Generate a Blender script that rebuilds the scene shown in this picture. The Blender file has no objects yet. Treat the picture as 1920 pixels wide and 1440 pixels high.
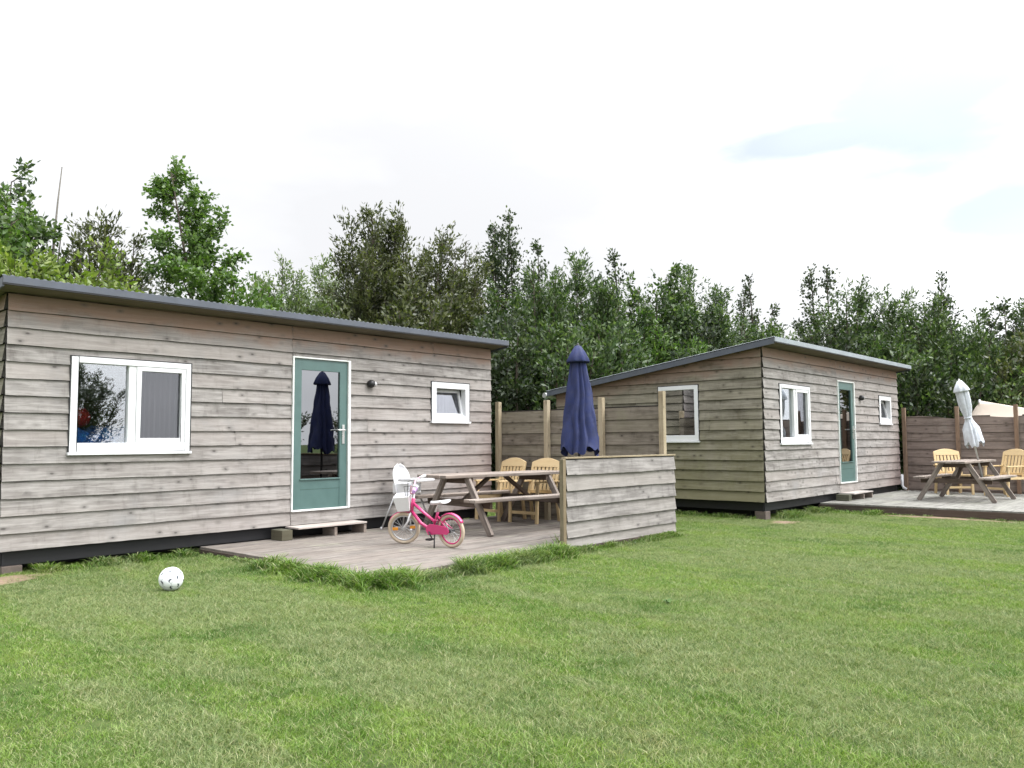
import bpy, math, random
import numpy as np
from mathutils import Vector, Matrix
R = math.radians
SC = bpy.context.scene
COL = SC.collection

# ------------------------------------------------------------------ camera
cam_data = bpy.data.cameras.new("camera")
cam = bpy.data.objects.new("camera", cam_data)
COL.objects.link(cam)
cam_data.sensor_width = 36.0
cam_data.lens = 28.57
cam_data.clip_end = 2000.0
cam.matrix_world = (Matrix.Translation((-2.782, -9.656, 1.46)) @ Matrix.Rotation(R(-48.126), 4, 'Z')
                    @ Matrix.Rotation(R(90 + 4.07), 4, 'X') @ Matrix.Rotation(-0.006, 4, 'Z'))
SC.camera = cam
SC.view_settings.view_transform = 'Standard'
SC.view_settings.look = 'None'
SC.view_settings.exposure = 0.32
SC.view_settings.gamma = 1.0

# ------------------------------------------------------------------ world: pale overcast with thin blue gaps
SUN_DIR = Vector((0.42, -0.72, 1.0)).normalized()
world = bpy.data.worlds.new("World")
SC.world = world
world.use_nodes = True
wt = world.node_tree
wt.nodes.clear()
def WN(t, **k):
    n = wt.nodes.new(t)
    for a, b in k.items(): setattr(n, a, b)
    return n
def WL(a, b): wt.links.new(a, b)
def wmath(op, a, b=None, c=None, clamp=False):
    n = WN('ShaderNodeMath', operation=op, use_clamp=clamp)
    for i, v in enumerate((a, b, c)):
        if v is None: continue
        if isinstance(v, (int, float)): n.inputs[i].default_value = v
        else: WL(v, n.inputs[i])
    return n.outputs[0]
w_out = WN('ShaderNodeOutputWorld'); w_bg = WN('ShaderNodeBackground')
w_bg.inputs['Strength'].default_value = 0.1
sky = WN('ShaderNodeTexSky', sky_type='NISHITA', sun_disc=False)
sky.sun_elevation = math.asin(SUN_DIR.z)
sky.sun_rotation = math.atan2(SUN_DIR.x, SUN_DIR.y)
w_tc = WN('ShaderNodeTexCoord')
w_sep = WN('ShaderNodeSeparateXYZ'); WL(w_tc.outputs['Generated'], w_sep.inputs[0])
w_el = wmath('MAXIMUM', w_sep.outputs['Z'], 0.0)
# overcast luminance: horizon L, zenith about three times L
cl = wmath('MULTIPLY_ADD', wmath('POWER', w_el, 4.0), 20.0, 8.35)
w_n1 = WN('ShaderNodeTexNoise'); w_n1.inputs['Scale'].default_value = 2.3; w_n1.inputs['Detail'].default_value = 5
w_map = WN('ShaderNodeMapping'); w_map.inputs['Scale'].default_value = (1, 1, 2.6)
WL(w_tc.outputs['Generated'], w_map.inputs[0]); WL(w_map.outputs[0], w_n1.inputs['Vector'])
w_r = WN('ShaderNodeMapRange'); w_r.inputs['From Min'].default_value = 0.35; w_r.inputs['From Max'].default_value = 0.65
w_r.inputs['To Min'].default_value = 0.90; w_r.inputs['To Max'].default_value = 1.10
WL(w_n1.outputs['Fac'], w_r.inputs['Value'])
cl = wmath('MULTIPLY', cl, w_r.outputs[0])
# the cloud glows wide round the veiled sun (behind the viewer)
w_d = WN('ShaderNodeVectorMath', operation='DOT_PRODUCT'); WL(w_tc.outputs['Generated'], w_d.inputs[0]); w_d.inputs[1].default_value = SUN_DIR
cl = wmath('MULTIPLY', cl, wmath('MULTIPLY_ADD', wmath('POWER', wmath('MAXIMUM', w_d.outputs['Value'], 0.0), 2.2), 2.5, 1.0))
w_cc = WN('ShaderNodeVectorMath', operation='SCALE'); w_cc.inputs[0].default_value = (0.985, 0.995, 1.025); WL(cl, w_cc.inputs['Scale'])
# gaps in the cloud, each a stretched patch round a direction, broken up by noise
def gap(d, tang, wide, tall):
    d = Vector(d).normalized(); t = Vector(tang).normalized(); b = d.cross(t).normalized()
    outs = []
    for v, s in ((t, wide), (b, tall)):
        n = WN('ShaderNodeVectorMath', operation='DOT_PRODUCT'); WL(w_tc.outputs['Generated'], n.inputs[0]); n.inputs[1].default_value = v
        outs.append(wmath('POWER', wmath('ABSOLUTE', wmath('DIVIDE', wmath('SUBTRACT', n.outputs['Value'], d.dot(v)), s)), 2.0))
    e = wmath('SQRT', wmath('ADD', outs[0], outs[1]))
    return e
w_n2 = WN('ShaderNodeTexNoise'); w_n2.inputs['Scale'].default_value = 7; w_n2.inputs['Detail'].default_value = 6
WL(w_map.outputs[0], w_n2.inputs['Vector'])
wob = wmath('MULTIPLY', wmath('SUBTRACT', w_n2.outputs['Fac'], 0.5), 1.6)
mask = None
for g in [((0.912, 0.228, 0.347), (0.243, -0.970, 0.0), 0.125, 0.085),
          ((0.885, 0.322, 0.332), (0.342, -0.940, 0.05), 0.135, 0.022),
          ((0.957, 0.173, 0.233), (0.178, -0.984, 0.0), 0.07, 0.035),
          ((0.20, 0.60, 0.77), (0.95, -0.3, 0.0), 0.25, 0.10),
          ((-0.6, -0.5, 0.62), (0.6, -0.7, 0.0), 0.4, 0.18)]:
    e = wmath('ADD', gap(*g), wob)
    r = WN('ShaderNodeMapRange', interpolation_type='SMOOTHSTEP'); r.inputs['From Min'].default_value = 1.25; r.inputs['From Max'].default_value = 0.55
    WL(e, r.inputs['Value'])
    mask = r.outputs[0] if mask is None else wmath('MAXIMUM', mask, r.outputs[0])
w_mix = WN('ShaderNodeMix', data_type='RGBA')
WL(wmath('MULTIPLY', mask, 0.50), w_mix.inputs['Factor'])
WL(w_cc.outputs[0], w_mix.inputs['A']); w_sk = WN('ShaderNodeVectorMath', operation='SCALE'); WL(sky.outputs[0], w_sk.inputs[0]); w_sk.inputs['Scale'].default_value = 1.55; WL(w_sk.outputs[0], w_mix.inputs['B'])
WL(w_mix.outputs['Result'], w_bg.inputs['Color']); WL(w_bg.outputs[0], w_out.inputs[0])

# ------------------------------------------------------------------ sun behind thin cloud
sl = bpy.data.lights.new("sun", 'SUN'); sl.energy = 1.4; sl.angle = R(9); sl.color = (1.0, 0.965, 0.91)
so = bpy.data.objects.new("sun", sl); COL.objects.link(so)
so.rotation_euler = SUN_DIR.to_track_quat('Z', 'Y').to_euler()
so.location = (0, 0, 30)

# ------------------------------------------------------------------ helpers
rng = random.Random(7)
class MB:
    """collects polygons (with uv) and links them as one mesh object"""
    def __init__(s): s.v = []; s.f = []; s.uv = []; s.m = []; s.sm = []
    def face(s, pts, uvs=None, mi=0, smooth=False):
        b = len(s.v); s.v += [tuple(p) for p in pts]; s.f.append(tuple(range(b, b + len(pts))))
        s.uv += list(uvs) if uvs else [(p[0], p[2]) for p in pts]
        s.m.append(mi); s.sm.append(smooth)
    def box(s, c, size, mat=None, mi=0, grain=None):
        """box centred at c; mat = 3x3 rotation; grain = index of the axis the wood runs along"""
        hx, hy, hz = [a / 2 for a in size]
        if grain is None: grain = max(range(3), key=lambda i: size[i])
        cs = [Vector((x, y, z)) for x in (-hx, hx) for y in (-hy, hy) for z in (-hz, hz)]
        o = Vector((rng.uniform(0, 60), rng.uniform(0, 60), rng.uniform(0, 60)))
        C = Vector(c)
        for idx in ((0, 1, 3, 2), (4, 6, 7, 5), (0, 4, 5, 1), (2, 3, 7, 6), (0, 2, 6, 4), (1, 5, 7, 3)):
            P = [cs[i] for i in idx]
            n = (P[1] - P[0]).cross(P[2] - P[0]); ax = max(range(3), key=lambda i: abs(n[i]))
            oth = [i for i in range(3) if i != ax]
            if grain in oth: a, b = grain, [i for i in oth if i != grain][0]
            else: a, b = oth
            uv = [(p[a] + o[a], p[b] + o[b]) for p in P]
            W = [(mat @ p if mat else p) + C for p in P]
            s.face(W, uv, mi)
    def beam(s, p0, p1, w, h, up=(0, 0, 1), mi=0, ext=0.0):
        p0 = Vector(p0); p1 = Vector(p1); d = p1 - p0; L = d.length; d.normalize()
        up = Vector(up); y = up.cross(d)
        if y.length < 1e-5: y = Vector((0, 1, 0)).cross(d)
        y.normalize(); z = d.cross(y)
        s.box((p0 + p1) / 2, (L + 2 * ext, w, h), Matrix((d, y, z)).transposed(), mi, 0)
    def tube(s, pts, rad, n=8, mi=0, cap=True, closed=False, smooth=True):
        pts = [Vector(p) for p in pts]; N = len(pts)
        rad = [rad] * N if isinstance(rad, (int, float)) else rad
        rings = []; prev = None; acc = 0
        for i, p in enumerate(pts):
            if closed: t = pts[(i + 1) % N] - pts[i - 1]
            else: t = pts[min(i + 1, N - 1)] - pts[max(i - 1, 0)]
            t.normalize()
            if prev is None:
                a = Vector((0, 0, 1)) if abs(t.z) < .9 else Vector((1, 0, 0)); u = t.cross(a).normalized()
            else:
                u = (prev - t * prev.dot(t)).normalized()
            prev = u; w = t.cross(u)
            rings.append([p + (u * math.cos(2 * math.pi * k / n) + w * math.sin(2 * math.pi * k / n)) * rad[i] for k in range(n)])
        M = N if closed else N - 1
        for i in range(M):
            a = rings[i]; b = rings[(i + 1) % N]
            for k in range(n):
                k2 = (k + 1) % n
                s.face((a[k], a[k2], b[k2], b[k]), ((i * .1, k * .02), (i * .1, k * .02 + .02), (i * .1 + .1, k * .02 + .02), (i * .1 + .1, k * .02)), mi, smooth)
        if cap and not closed:
            s.face(rings[0][::-1], None, mi); s.face(rings[-1], None, mi)
    def ring(s, c, axis, Rr, r, n=36, m=8, mi=0):
        axis = Vector(axis).normalized(); a = axis.cross(Vector((0, 0, 1)))
        if a.length < 1e-3: a = Vector((1, 0, 0))
        a.normalize(); b = axis.cross(a)
        s.tube([Vector(c) + (a * math.cos(2 * math.pi * k / n) + b * math.sin(2 * math.pi * k / n)) * Rr for k in range(n)], r, m, mi, closed=True)
    def lathe(s, prof, n=24, c=(0, 0, 0), axis='Z', fold=None, mi=0, cap=True):
        """prof = [(radius, height)]; fold(k, i) multiplies the radius"""
        rings = []
        for i, (r, h) in enumerate(prof):
            ring = []
            for k in range(n):
                a = 2 * math.pi * k / n; q = r * (fold(k, i) if fold else 1)
                p = (q * math.cos(a), q * math.sin(a), h)
                if axis == 'X': p = (h, q * math.cos(a), q * math.sin(a))
                if axis == 'Y': p = (q * math.sin(a), h, q * math.cos(a))
                ring.append(Vector(p) + Vector(c))
            rings.append(ring)
        for i in range(len(prof) - 1):
            for k in range(n):
                k2 = (k + 1) % n
                s.face((rings[i][k], rings[i][k2], rings[i + 1][k2], rings[i + 1][k]), None, mi, True)
        if cap:
            if prof[0][0] > 1e-4: s.face(rings[0][::-1], None, mi)
            if prof[-1][0] > 1e-4: s.face(rings[-1], None, mi)
    def build(s, name, mats, parent=None, loc=None, weld=True, bevel=0.0):
        me = bpy.data.meshes.new(name)
        me.from_pydata(s.v, [], s.f)
        uv = me.uv_layers.new(name="grain")
        uv.data.foreach_set('uv', np.array(s.uv, dtype=np.float32).ravel())
        me.polygons.foreach_set('material_index', np.array(s.m, dtype=np.int32))
        me.polygons.foreach_set('use_smooth', np.array(s.sm, dtype=bool))
        if weld:
            import bmesh
            bm = bmesh.new(); bm.from_mesh(me)
            bmesh.ops.remove_doubles(bm, verts=bm.verts, dist=1e-5)
            bm.to_mesh(me); bm.free()
        me.update()
        for m in (mats if isinstance(mats, (list, tuple)) else [mats]): me.materials.append(m)
        o = bpy.data.objects.new(name, me); COL.objects.link(o)
        if parent is not None: o.parent = parent
        if loc is not None: o.location = loc
        if bevel:
            b = o.modifiers.new('bevel', 'BEVEL'); b.width = bevel; b.segments = 2; b.limit_method = 'ANGLE'
        return o
def tag(o, label=None, cat=None, group=None, kind=None):
    if label: o['label'] = label
    if cat: o['category'] = cat
    if group: o['group'] = group
    if kind: o['kind'] = kind
    return o
def empty(name, loc, rz=0, label=None, cat=None, group=None):
    o = bpy.data.objects.new(name, None); COL.objects.link(o); o.empty_display_size = 0.2
    o.location = loc; o.rotation_euler = (0, 0, rz)
    return tag(o, label, cat, group)
def copy_tree(o, parent=None):
    c = o.copy(); COL.objects.link(c)
    if parent is not None: c.parent = parent
    for ch in list(o.children): copy_tree(ch, c)
    return c

# ------------------------------------------------------------------ materials
class NT:
    def __init__(s, name):
        s.m = bpy.data.materials.new(name); s.m.use_nodes = True; s.t = s.m.node_tree; s.t.nodes.clear()
        s.out = s.n('ShaderNodeOutputMaterial')
    def n(s, t, **k):
        x = s.t.nodes.new(t)
        for a, b in k.items(): setattr(x, a, b)
        return x
    def l(s, a, b): s.t.links.new(a, b)
    def put(s, sock, v):
        if v is None: return
        if hasattr(v, 'links') or isinstance(v, bpy.types.NodeSocket): s.l(v, sock)
        else:
            if isinstance(v, tuple) and len(v) == 3 and sock.type == 'RGBA': v = (*v, 1)
            sock.default_value = v
    def math(s, op, a, b=None, c=None, clamp=False):
        x = s.n('ShaderNodeMath', operation=op, use_clamp=clamp)
        for i, v in enumerate((a, b, c)): s.put(x.inputs[i], v)
        return x.outputs[0]
    def mix(s, f, a, b, blend='MIX'):
        x = s.n('ShaderNodeMix', data_type='RGBA', blend_type=blend)
        s.put(x.inputs['Factor'], f); s.put(x.inputs['A'], a); s.put(x.inputs['B'], b)
        return x.outputs['Result']
    def noise(s, vec, scale, detail=4, rough=.55, dist=0.0):
        x = s.n('ShaderNodeTexNoise'); s.put(x.inputs['Vector'], vec)
        x.inputs['Scale'].default_value = scale; x.inputs['Detail'].default_value = detail
        x.inputs['Roughness'].default_value = rough; x.inputs['Distortion'].default_value = dist
        return x.outputs['Fac']
    def rng(s, v, a, b, c=0.0, d=1.0, smooth=True):
        x = s.n('ShaderNodeMapRange'); x.interpolation_type = 'SMOOTHSTEP' if smooth else 'LINEAR'
        s.put(x.inputs['Value'], v)
        for k, q in zip(('From Min', 'From Max', 'To Min', 'To Max'), (a, b, c, d)): s.put(x.inputs[k], q)
        return x.outputs['Result']
    def mapping(s, vec, scale=(1, 1, 1), rot=(0, 0, 0), loc=(0, 0, 0)):
        x = s.n('ShaderNodeMapping'); s.put(x.inputs[0], vec)
        x.inputs['Scale'].default_value = scale; x.inputs['Rotation'].default_value = rot; x.inputs['Location'].default_value = loc
        return x.outputs[0]
    def bsdf(s, color, rough=.6, bump=None, bstr=.3, bdist=.01, **k):
        p = s.n('ShaderNodeBsdfPrincipled'); s.put(p.inputs['Base Color'], color); s.put(p.inputs['Roughness'], rough)
        for a, b in k.items(): s.put(p.inputs[a.replace('_', ' ')], b)
        if bump is not None:
            bb = s.n('ShaderNodeBump'); bb.inputs['Strength'].default_value = bstr; bb.inputs['Distance'].default_value = bdist
            s.l(bump, bb.inputs['Height']); s.l(bb.outputs[0], p.inputs['Normal'])
        s.l(p.outputs[0], s.out.inputs[0]); return p
def sc(c, f): return tuple(x * f for x in c)

def wood(name, light, dark, tint=None, knots=1.0, stain=None, contrast=1.0, rough=.85, top_brown=None, green_low=None, warm_end=None, streak=8.0):
    """weathered boards: uv.x runs along the grain in metres"""
    light = sc(light, .75); dark = sc(dark, .72); tint = sc(tint, .78) if tint else None
    t = NT(name)
    uv = t.n('ShaderNodeUVMap', uv_map='grain').outputs[0]
    geo = t.n('ShaderNodeTexCoord').outputs['Object']
    g1 = t.noise(t.mapping(uv, (1.6, 26, 1)), 1.0, 7, .68, .6)
    g2 = t.noise(t.mapping(uv, (5, 130, 1)), 1.0, 3, .6)
    blot = t.noise(t.mapping(uv, (1.0, 1.6, 1)), 1.7, 4, .6)
    island = t.noise(t.mapping(uv, (.12, .9, 1), loc=(3, 7, 0)), 1.0, 1, .5)
    f = t.math('ADD', t.math('MULTIPLY', t.rng(g1, .36, .66), .6), t.math('MULTIPLY', t.rng(blot, .34, .66), .42))
    f = t.math('ADD', f, t.math('MULTIPLY', t.rng(g2, .35, .65), .16))
    rain = t.noise(t.mapping(uv, (9, 2.2, 1)), 1.0, 5, .7)
    f = t.math('SUBTRACT', f, t.math('MULTIPLY', t.rng(rain, .5, .75), .35))
    f = t.math('MULTIPLY', f, contrast, clamp=True)
    col = t.mix(f, dark, light)
    col = t.mix(t.math('MULTIPLY', t.rng(island, .42, .62), .45), col, tint or (light[0] * 1.02, light[1] * .86, light[2] * .78))
    if stain:
        st = t.noise(t.mapping(geo, (1, 1, 1)), 1.3, 5, .7)
        col = t.mix(t.rng(st, .52, .75, 0, .6), col, stain)
    sep = t.n('ShaderNodeSeparateXYZ'); t.l(geo, sep.inputs[0])
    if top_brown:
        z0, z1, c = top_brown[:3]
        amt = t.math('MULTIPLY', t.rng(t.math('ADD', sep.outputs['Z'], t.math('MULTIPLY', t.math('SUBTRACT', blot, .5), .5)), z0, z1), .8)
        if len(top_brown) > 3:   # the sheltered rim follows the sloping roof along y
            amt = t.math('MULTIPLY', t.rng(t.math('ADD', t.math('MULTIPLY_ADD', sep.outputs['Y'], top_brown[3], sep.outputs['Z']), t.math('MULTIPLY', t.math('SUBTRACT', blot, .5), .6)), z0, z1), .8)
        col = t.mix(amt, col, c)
    if green_low:
        z0, z1, c = green_low
        gn = t.noise(geo, 1.6, 5, .65)
        amt = t.math('MULTIPLY', t.rng(t.math('ADD', sep.outputs['Z'], t.math('MULTIPLY', t.math('SUBTRACT', gn, .5), 2.6)), z1, z0), .65)
        col = t.mix(amt, col, c)
    if warm_end:
        ax, a0, a1, c = warm_end
        wn = t.noise(geo, 1.1, 4, .6)
        v = t.math('SUBTRACT', sep.outputs[ax], t.math('MULTIPLY', sep.outputs['Z'], .9))
        amt = t.math('MULTIPLY', t.rng(t.math('ADD', v, t.math('MULTIPLY', t.math('SUBTRACT', wn, .5), 1.6)), a0, a1), .8)
        col = t.mix(amt, col, c)
    if knots:
        vo = t.n('ShaderNodeTexVoronoi'); vo.inputs['Scale'].default_value = 1.0; vo.inputs['Randomness'].default_value = 1.0
        t.l(t.mapping(uv, (5.5, 10.5, 1)), vo.inputs['Vector'])
        kn = t.rng(t.math('ADD', vo.outputs['Distance'], t.math('MULTIPLY', t.math('SUBTRACT', g1, .5), .16)), .16, .06)
        sel = t.n('ShaderNodeSeparateColor'); t.l(vo.outputs['Color'], sel.inputs[0])
        kn = t.math('MULTIPLY', kn, t.rng(sel.outputs[0], .5, .56))
        col = t.mix(t.math('MULTIPLY', kn, .85 * knots), col, sc(dark, .35))
        halo = t.math('MULTIPLY', t.rng(vo.outputs['Distance'], .42, .1), t.rng(sel.outputs[0], .5, .56))
        col = t.mix(t.math('MULTIPLY', halo, .45 * knots), col, sc(dark, .8))
    h = t.math('ADD', t.math('MULTIPLY', g1, .7), t.math('MULTIPLY', g2, .5))
    t.bsdf(col, rough, h, .45, .006, Specular_IOR_Level=.25)
    return t.m
def plain(name, color, rough=.5, var=.12, scale=6, bump=0.0, dirt=None, **k):
    t = NT(name); geo = t.n('ShaderNodeTexCoord').outputs['Object']
    n = t.noise(geo, scale, 5, .6)
    col = t.mix(t.rng(n, .25, .75), sc(color, 1 - var), sc(color, 1 + var * .5))
    if dirt:
        n2 = t.noise(geo, scale * .35, 6, .7)
        col = t.mix(t.rng(n2, .5, .72, 0, dirt[1]), col, dirt[0])
    t.bsdf(col, t.rng(n, .2, .8, rough * .85, min(1, rough * 1.15)), n if bump else None, bump, .01, **k)
    return t.m
M = {}
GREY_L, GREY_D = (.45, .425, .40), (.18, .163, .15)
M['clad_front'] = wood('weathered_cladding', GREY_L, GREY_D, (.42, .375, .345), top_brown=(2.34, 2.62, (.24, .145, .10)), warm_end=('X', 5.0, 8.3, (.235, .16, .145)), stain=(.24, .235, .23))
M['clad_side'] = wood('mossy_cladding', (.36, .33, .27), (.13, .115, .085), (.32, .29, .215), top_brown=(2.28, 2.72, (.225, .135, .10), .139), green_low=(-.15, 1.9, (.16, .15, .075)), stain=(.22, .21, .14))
M['soffit'] = wood('soffit_board', (.22, .195, .15), (.11, .095, .07), knots=.3)
M['screen'] = wood('screen_board', (.41, .385, .365), (.175, .16, .15), (.38, .345, .31))
M['fence'] = wood('fence_board', (.30, .26, .215), (.11, .092, .07), (.26, .235, .17), stain=(.19, .18, .12))
M['fence_far'] = wood('reddish_fence_board', (.33, .265, .23), (.14, .11, .095), (.29, .23, .20), stain=(.20, .18, .16))
M['post'] = wood('pale_post', (.50, .42, .29), (.30, .235, .15), (.46, .40, .29), knots=.7)
M['post_far'] = wood('brown_post', (.32, .23, .165), (.18, .125, .09), knots=.7)
M['post_old'] = wood('greenish_post', (.29, .25, .17), (.13, .11, .065), knots=.7)
M['deck'] = wood('deck_board', (.29, .26, .23), (.115, .10, .088), (.25, .21, .18), knots=.4, stain=(.27, .27, .20))
M['deck_far'] = wood('grey_deck_board', (.34, .33, .30), (.13, .125, .11), (.30, .30, .26), knots=.4, stain=(.26, .27, .19))
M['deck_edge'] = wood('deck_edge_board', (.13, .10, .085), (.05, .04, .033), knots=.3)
M['table'] = wood('picnic_timber', (.40, .345, .30), (.18, .15, .13), (.36, .28, .23), knots=.6)
M['table_dark'] = wood('picnic_timber_dark', (.17, .13, .105), (.07, .052, .04), knots=.5)
M['chair'] = wood('fresh_pine', (.84, .65, .37), (.78, .57, .30), (.74, .56, .33), knots=.5, rough=.6)
M['step_wood'] = wood('mossy_block', (.14, .14, .10), (.06, .06, .04), knots=.3)
M['step_top'] = wood('step_top', (.60, .57, .54), (.36, .34, .32), knots=.5)
M['white'] = plain('white_upvc', (.68, .69, .70), .35, .04, 3, dirt=((.62, .60, .55), .35))
M['white_paint'] = plain('white_paint', (.72, .74, .72), .5, .08, 9, dirt=((.45, .44, .40), .5))
M['teal'] = plain('teal_paint', (.080, .142, .132), .38, .10, 5, dirt=((.09, .15, .13), .35))
M['teal_dark'] = plain('teal_groove', (.05, .10, .09), .6, .1, 5)
M['fascia'] = plain('grey_roof_trim', (.075, .085, .108), .5, .18, 7, dirt=((.09, .095, .10), .6))
M['fascia_light'] = plain('pale_roof_trim', (.25, .28, .305), .5, .15, 7, dirt=((.20, .21, .22), .6))
M['roof'] = plain('roof_sheet', (.15, .165, .185), .5, .2, 4, dirt=((.10, .11, .09), .5))
M['lap'] = plain('lap_shade', (.028, .024, .021), .95, .4, 8)  # near-black colour that paints the shade between overlapping boards
M['rim_dark'] = plain('dark_rim', (.02, .02, .022), .7, .1, 5)  # near black: painted shadow gap round window frames, also the drip edge
M['black_skirt'] = plain('black_foil', (.006, .006, .008), .6, .3, 2, bump=.2, dirt=((.016, .015, .017), .5))
M['inside'] = plain('inside_wall', (.34, .32, .29), .8, .08, 2)
M['floor_in'] = plain('inside_floor', (.10, .06, .035), .6, .2, 3)
M['concrete'] = plain('concrete_block', (.12, .095, .08), .9, .3, 12, bump=.3)
M['brick'] = plain('brown_block', (.19, .12, .095), .9, .3, 14, bump=.3)
M['metal'] = plain('brushed_metal', (.72, .72, .70), .3, .05, 8, Metallic=.85)
M['silver'] = plain('silver_grey', (.5, .5, .5), .35, .08, 8, Metallic=.6)
M['black'] = plain('black_plastic', (.012, .012, .013), .45, .2, 10)
M['grey_plastic'] = plain('grey_diffuser', (.42, .42, .42), .3, .06, 10)
M['white_plastic'] = plain('white_plastic', (.70, .70, .71), .3, .04, 6)
M['pink'] = plain('pink_enamel', (.52, .028, .15), .22, .08, 6, Coat_Weight=.6)
M['pale_pink'] = plain('pale_pink_enamel', (.78, .42, .52), .3, .08, 6)
M['mauve'] = plain('mauve_plastic', (.42, .25, .52), .4, .1, 6)
M['tyre'] = plain('cream_tyre', (.48, .39, .29), .75, .15, 20)
M['orange'] = plain('orange_reflector', (.75, .30, .03), .2, .1, 20)
M['navy'] = plain('navy_canvas', (.015, .023, .086), .85, .22, 12, bump=.3, dirt=((.03, .04, .12), .5))
M['canvas'] = plain('faded_canvas', (.62, .65, .70), .9, .15, 10, bump=.3, dirt=((.42, .45, .50), .5))
M['cream'] = plain('cream_canvas', (.72, .62, .52), .9, .08, 2)
M['blue_quilt'] = plain('blue_quilt', (.01, .10, .38), .9, .5, 14, bump=.6, dirt=((.03, .32, .6), .8))
M['red_cloth'] = plain('red_cloth', (.36, .008, .012), .85, .3, 14)
M['curtain'] = plain('grey_curtain', (.25, .235, .23), .9, .1, 3)
M['bark'] = plain('bark', (.085, .068, .05), .9, .35, 14, bump=.5)
M['bark_pale'] = plain('bark_pale', (.20, .185, .16), .9, .3, 14, bump=.5)
M['soil'] = plain('bare_soil', (.20, .14, .09), .95, .35, 9, bump=.6, dirt=((.13, .085, .05), .7))
def glass_mat(name, tint=(.93, .95, .94), refl=.14):
    t = NT(name)
    lw = t.n('ShaderNodeLayerWeight'); lw.inputs['Blend'].default_value = .5
    geo = t.n('ShaderNodeTexCoord').outputs['Object']
    f = t.math('ADD', t.math('MULTIPLY', lw.outputs['Fresnel'], .5), refl, clamp=True)
    a = t.n('ShaderNodeBsdfTransparent'); a.inputs[0].default_value = (*tint, 1)
    b = t.n('ShaderNodeBsdfGlossy'); b.inputs['Roughness'].default_value = .012; b.inputs[0].default_value = (.95, .97, 1, 1)
    bu = t.n('ShaderNodeBump'); bu.inputs['Strength'].default_value = .02; bu.inputs['Distance'].default_value = .05
    t.l(t.noise(geo, 1.6, 2), bu.inputs['Height']); t.l(bu.outputs[0], b.inputs['Normal'])
    m = t.n('ShaderNodeMixShader'); t.l(f, m.inputs[0]); t.l(a.outputs[0], m.inputs[1]); t.l(b.outputs[0], m.inputs[2])
    t.l(m.outputs[0], t.out.inputs[0]); return t.m
M['glass'] = glass_mat('window_glass')
M['glass_dim'] = glass_mat('shaded_glass', (.5, .45, .42), .0)
M['door_glass'] = glass_mat('door_glass', (.03, .03, .035), .16)
M['wing_glass'] = glass_mat('screened_glass', (.62, .62, .64), .02)

GZ = 0.09
def ground_z(x, y):
    return GZ + .018 * math.sin(x * .55 + 1.3) * math.cos(y * .47) + .012 * math.sin(x * .23 - y * .31)

# ------------------------------------------------------------------ ground
def ground():
    near = np.arange(-18, 42.01, .75)
    far_lo = -np.array([400, 250, 150, 90, 60, 40, 28, 22.]); far_hi = np.array([48, 58, 75, 100, 150, 250, 400.])
    xs = np.concatenate([far_lo, near, far_hi]); ys = np.concatenate([far_lo - 2, near - 16, far_hi])
    V = [(x, y, ground_z(x, y)) for y in ys for x in xs]
    nx = len(xs); F = [(j * nx + i, j * nx + i + 1, (j + 1) * nx + i + 1, (j + 1) * nx + i) for j in range(len(ys) - 1) for i in range(nx - 1)]
    me = bpy.data.meshes.new('lawn'); me.from_pydata(V, [], F)
    me.polygons.foreach_set('use_smooth', np.ones(len(F), bool)); me.update()
    o = bpy.data.objects.new('lawn_ground', me); COL.objects.link(o); tag(o, kind='structure')
    t = NT('turf'); g = t.n('ShaderNodeNewGeometry').outputs['Position']
    a = t.noise(g, 9, 6, .7); b = t.noise(g, 60, 4, .7)
    col = t.mix(t.rng(a, .3, .7), (.035, .062, .016), (.085, .12, .035)); col = t.mix(t.rng(b, .45, .75, 0, .5), col, (.13, .115, .055))
    t.bsdf(col, .95, b, .8, .02, Specular_IOR_Level=.1); me.materials.append(t.m)
ground()

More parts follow.
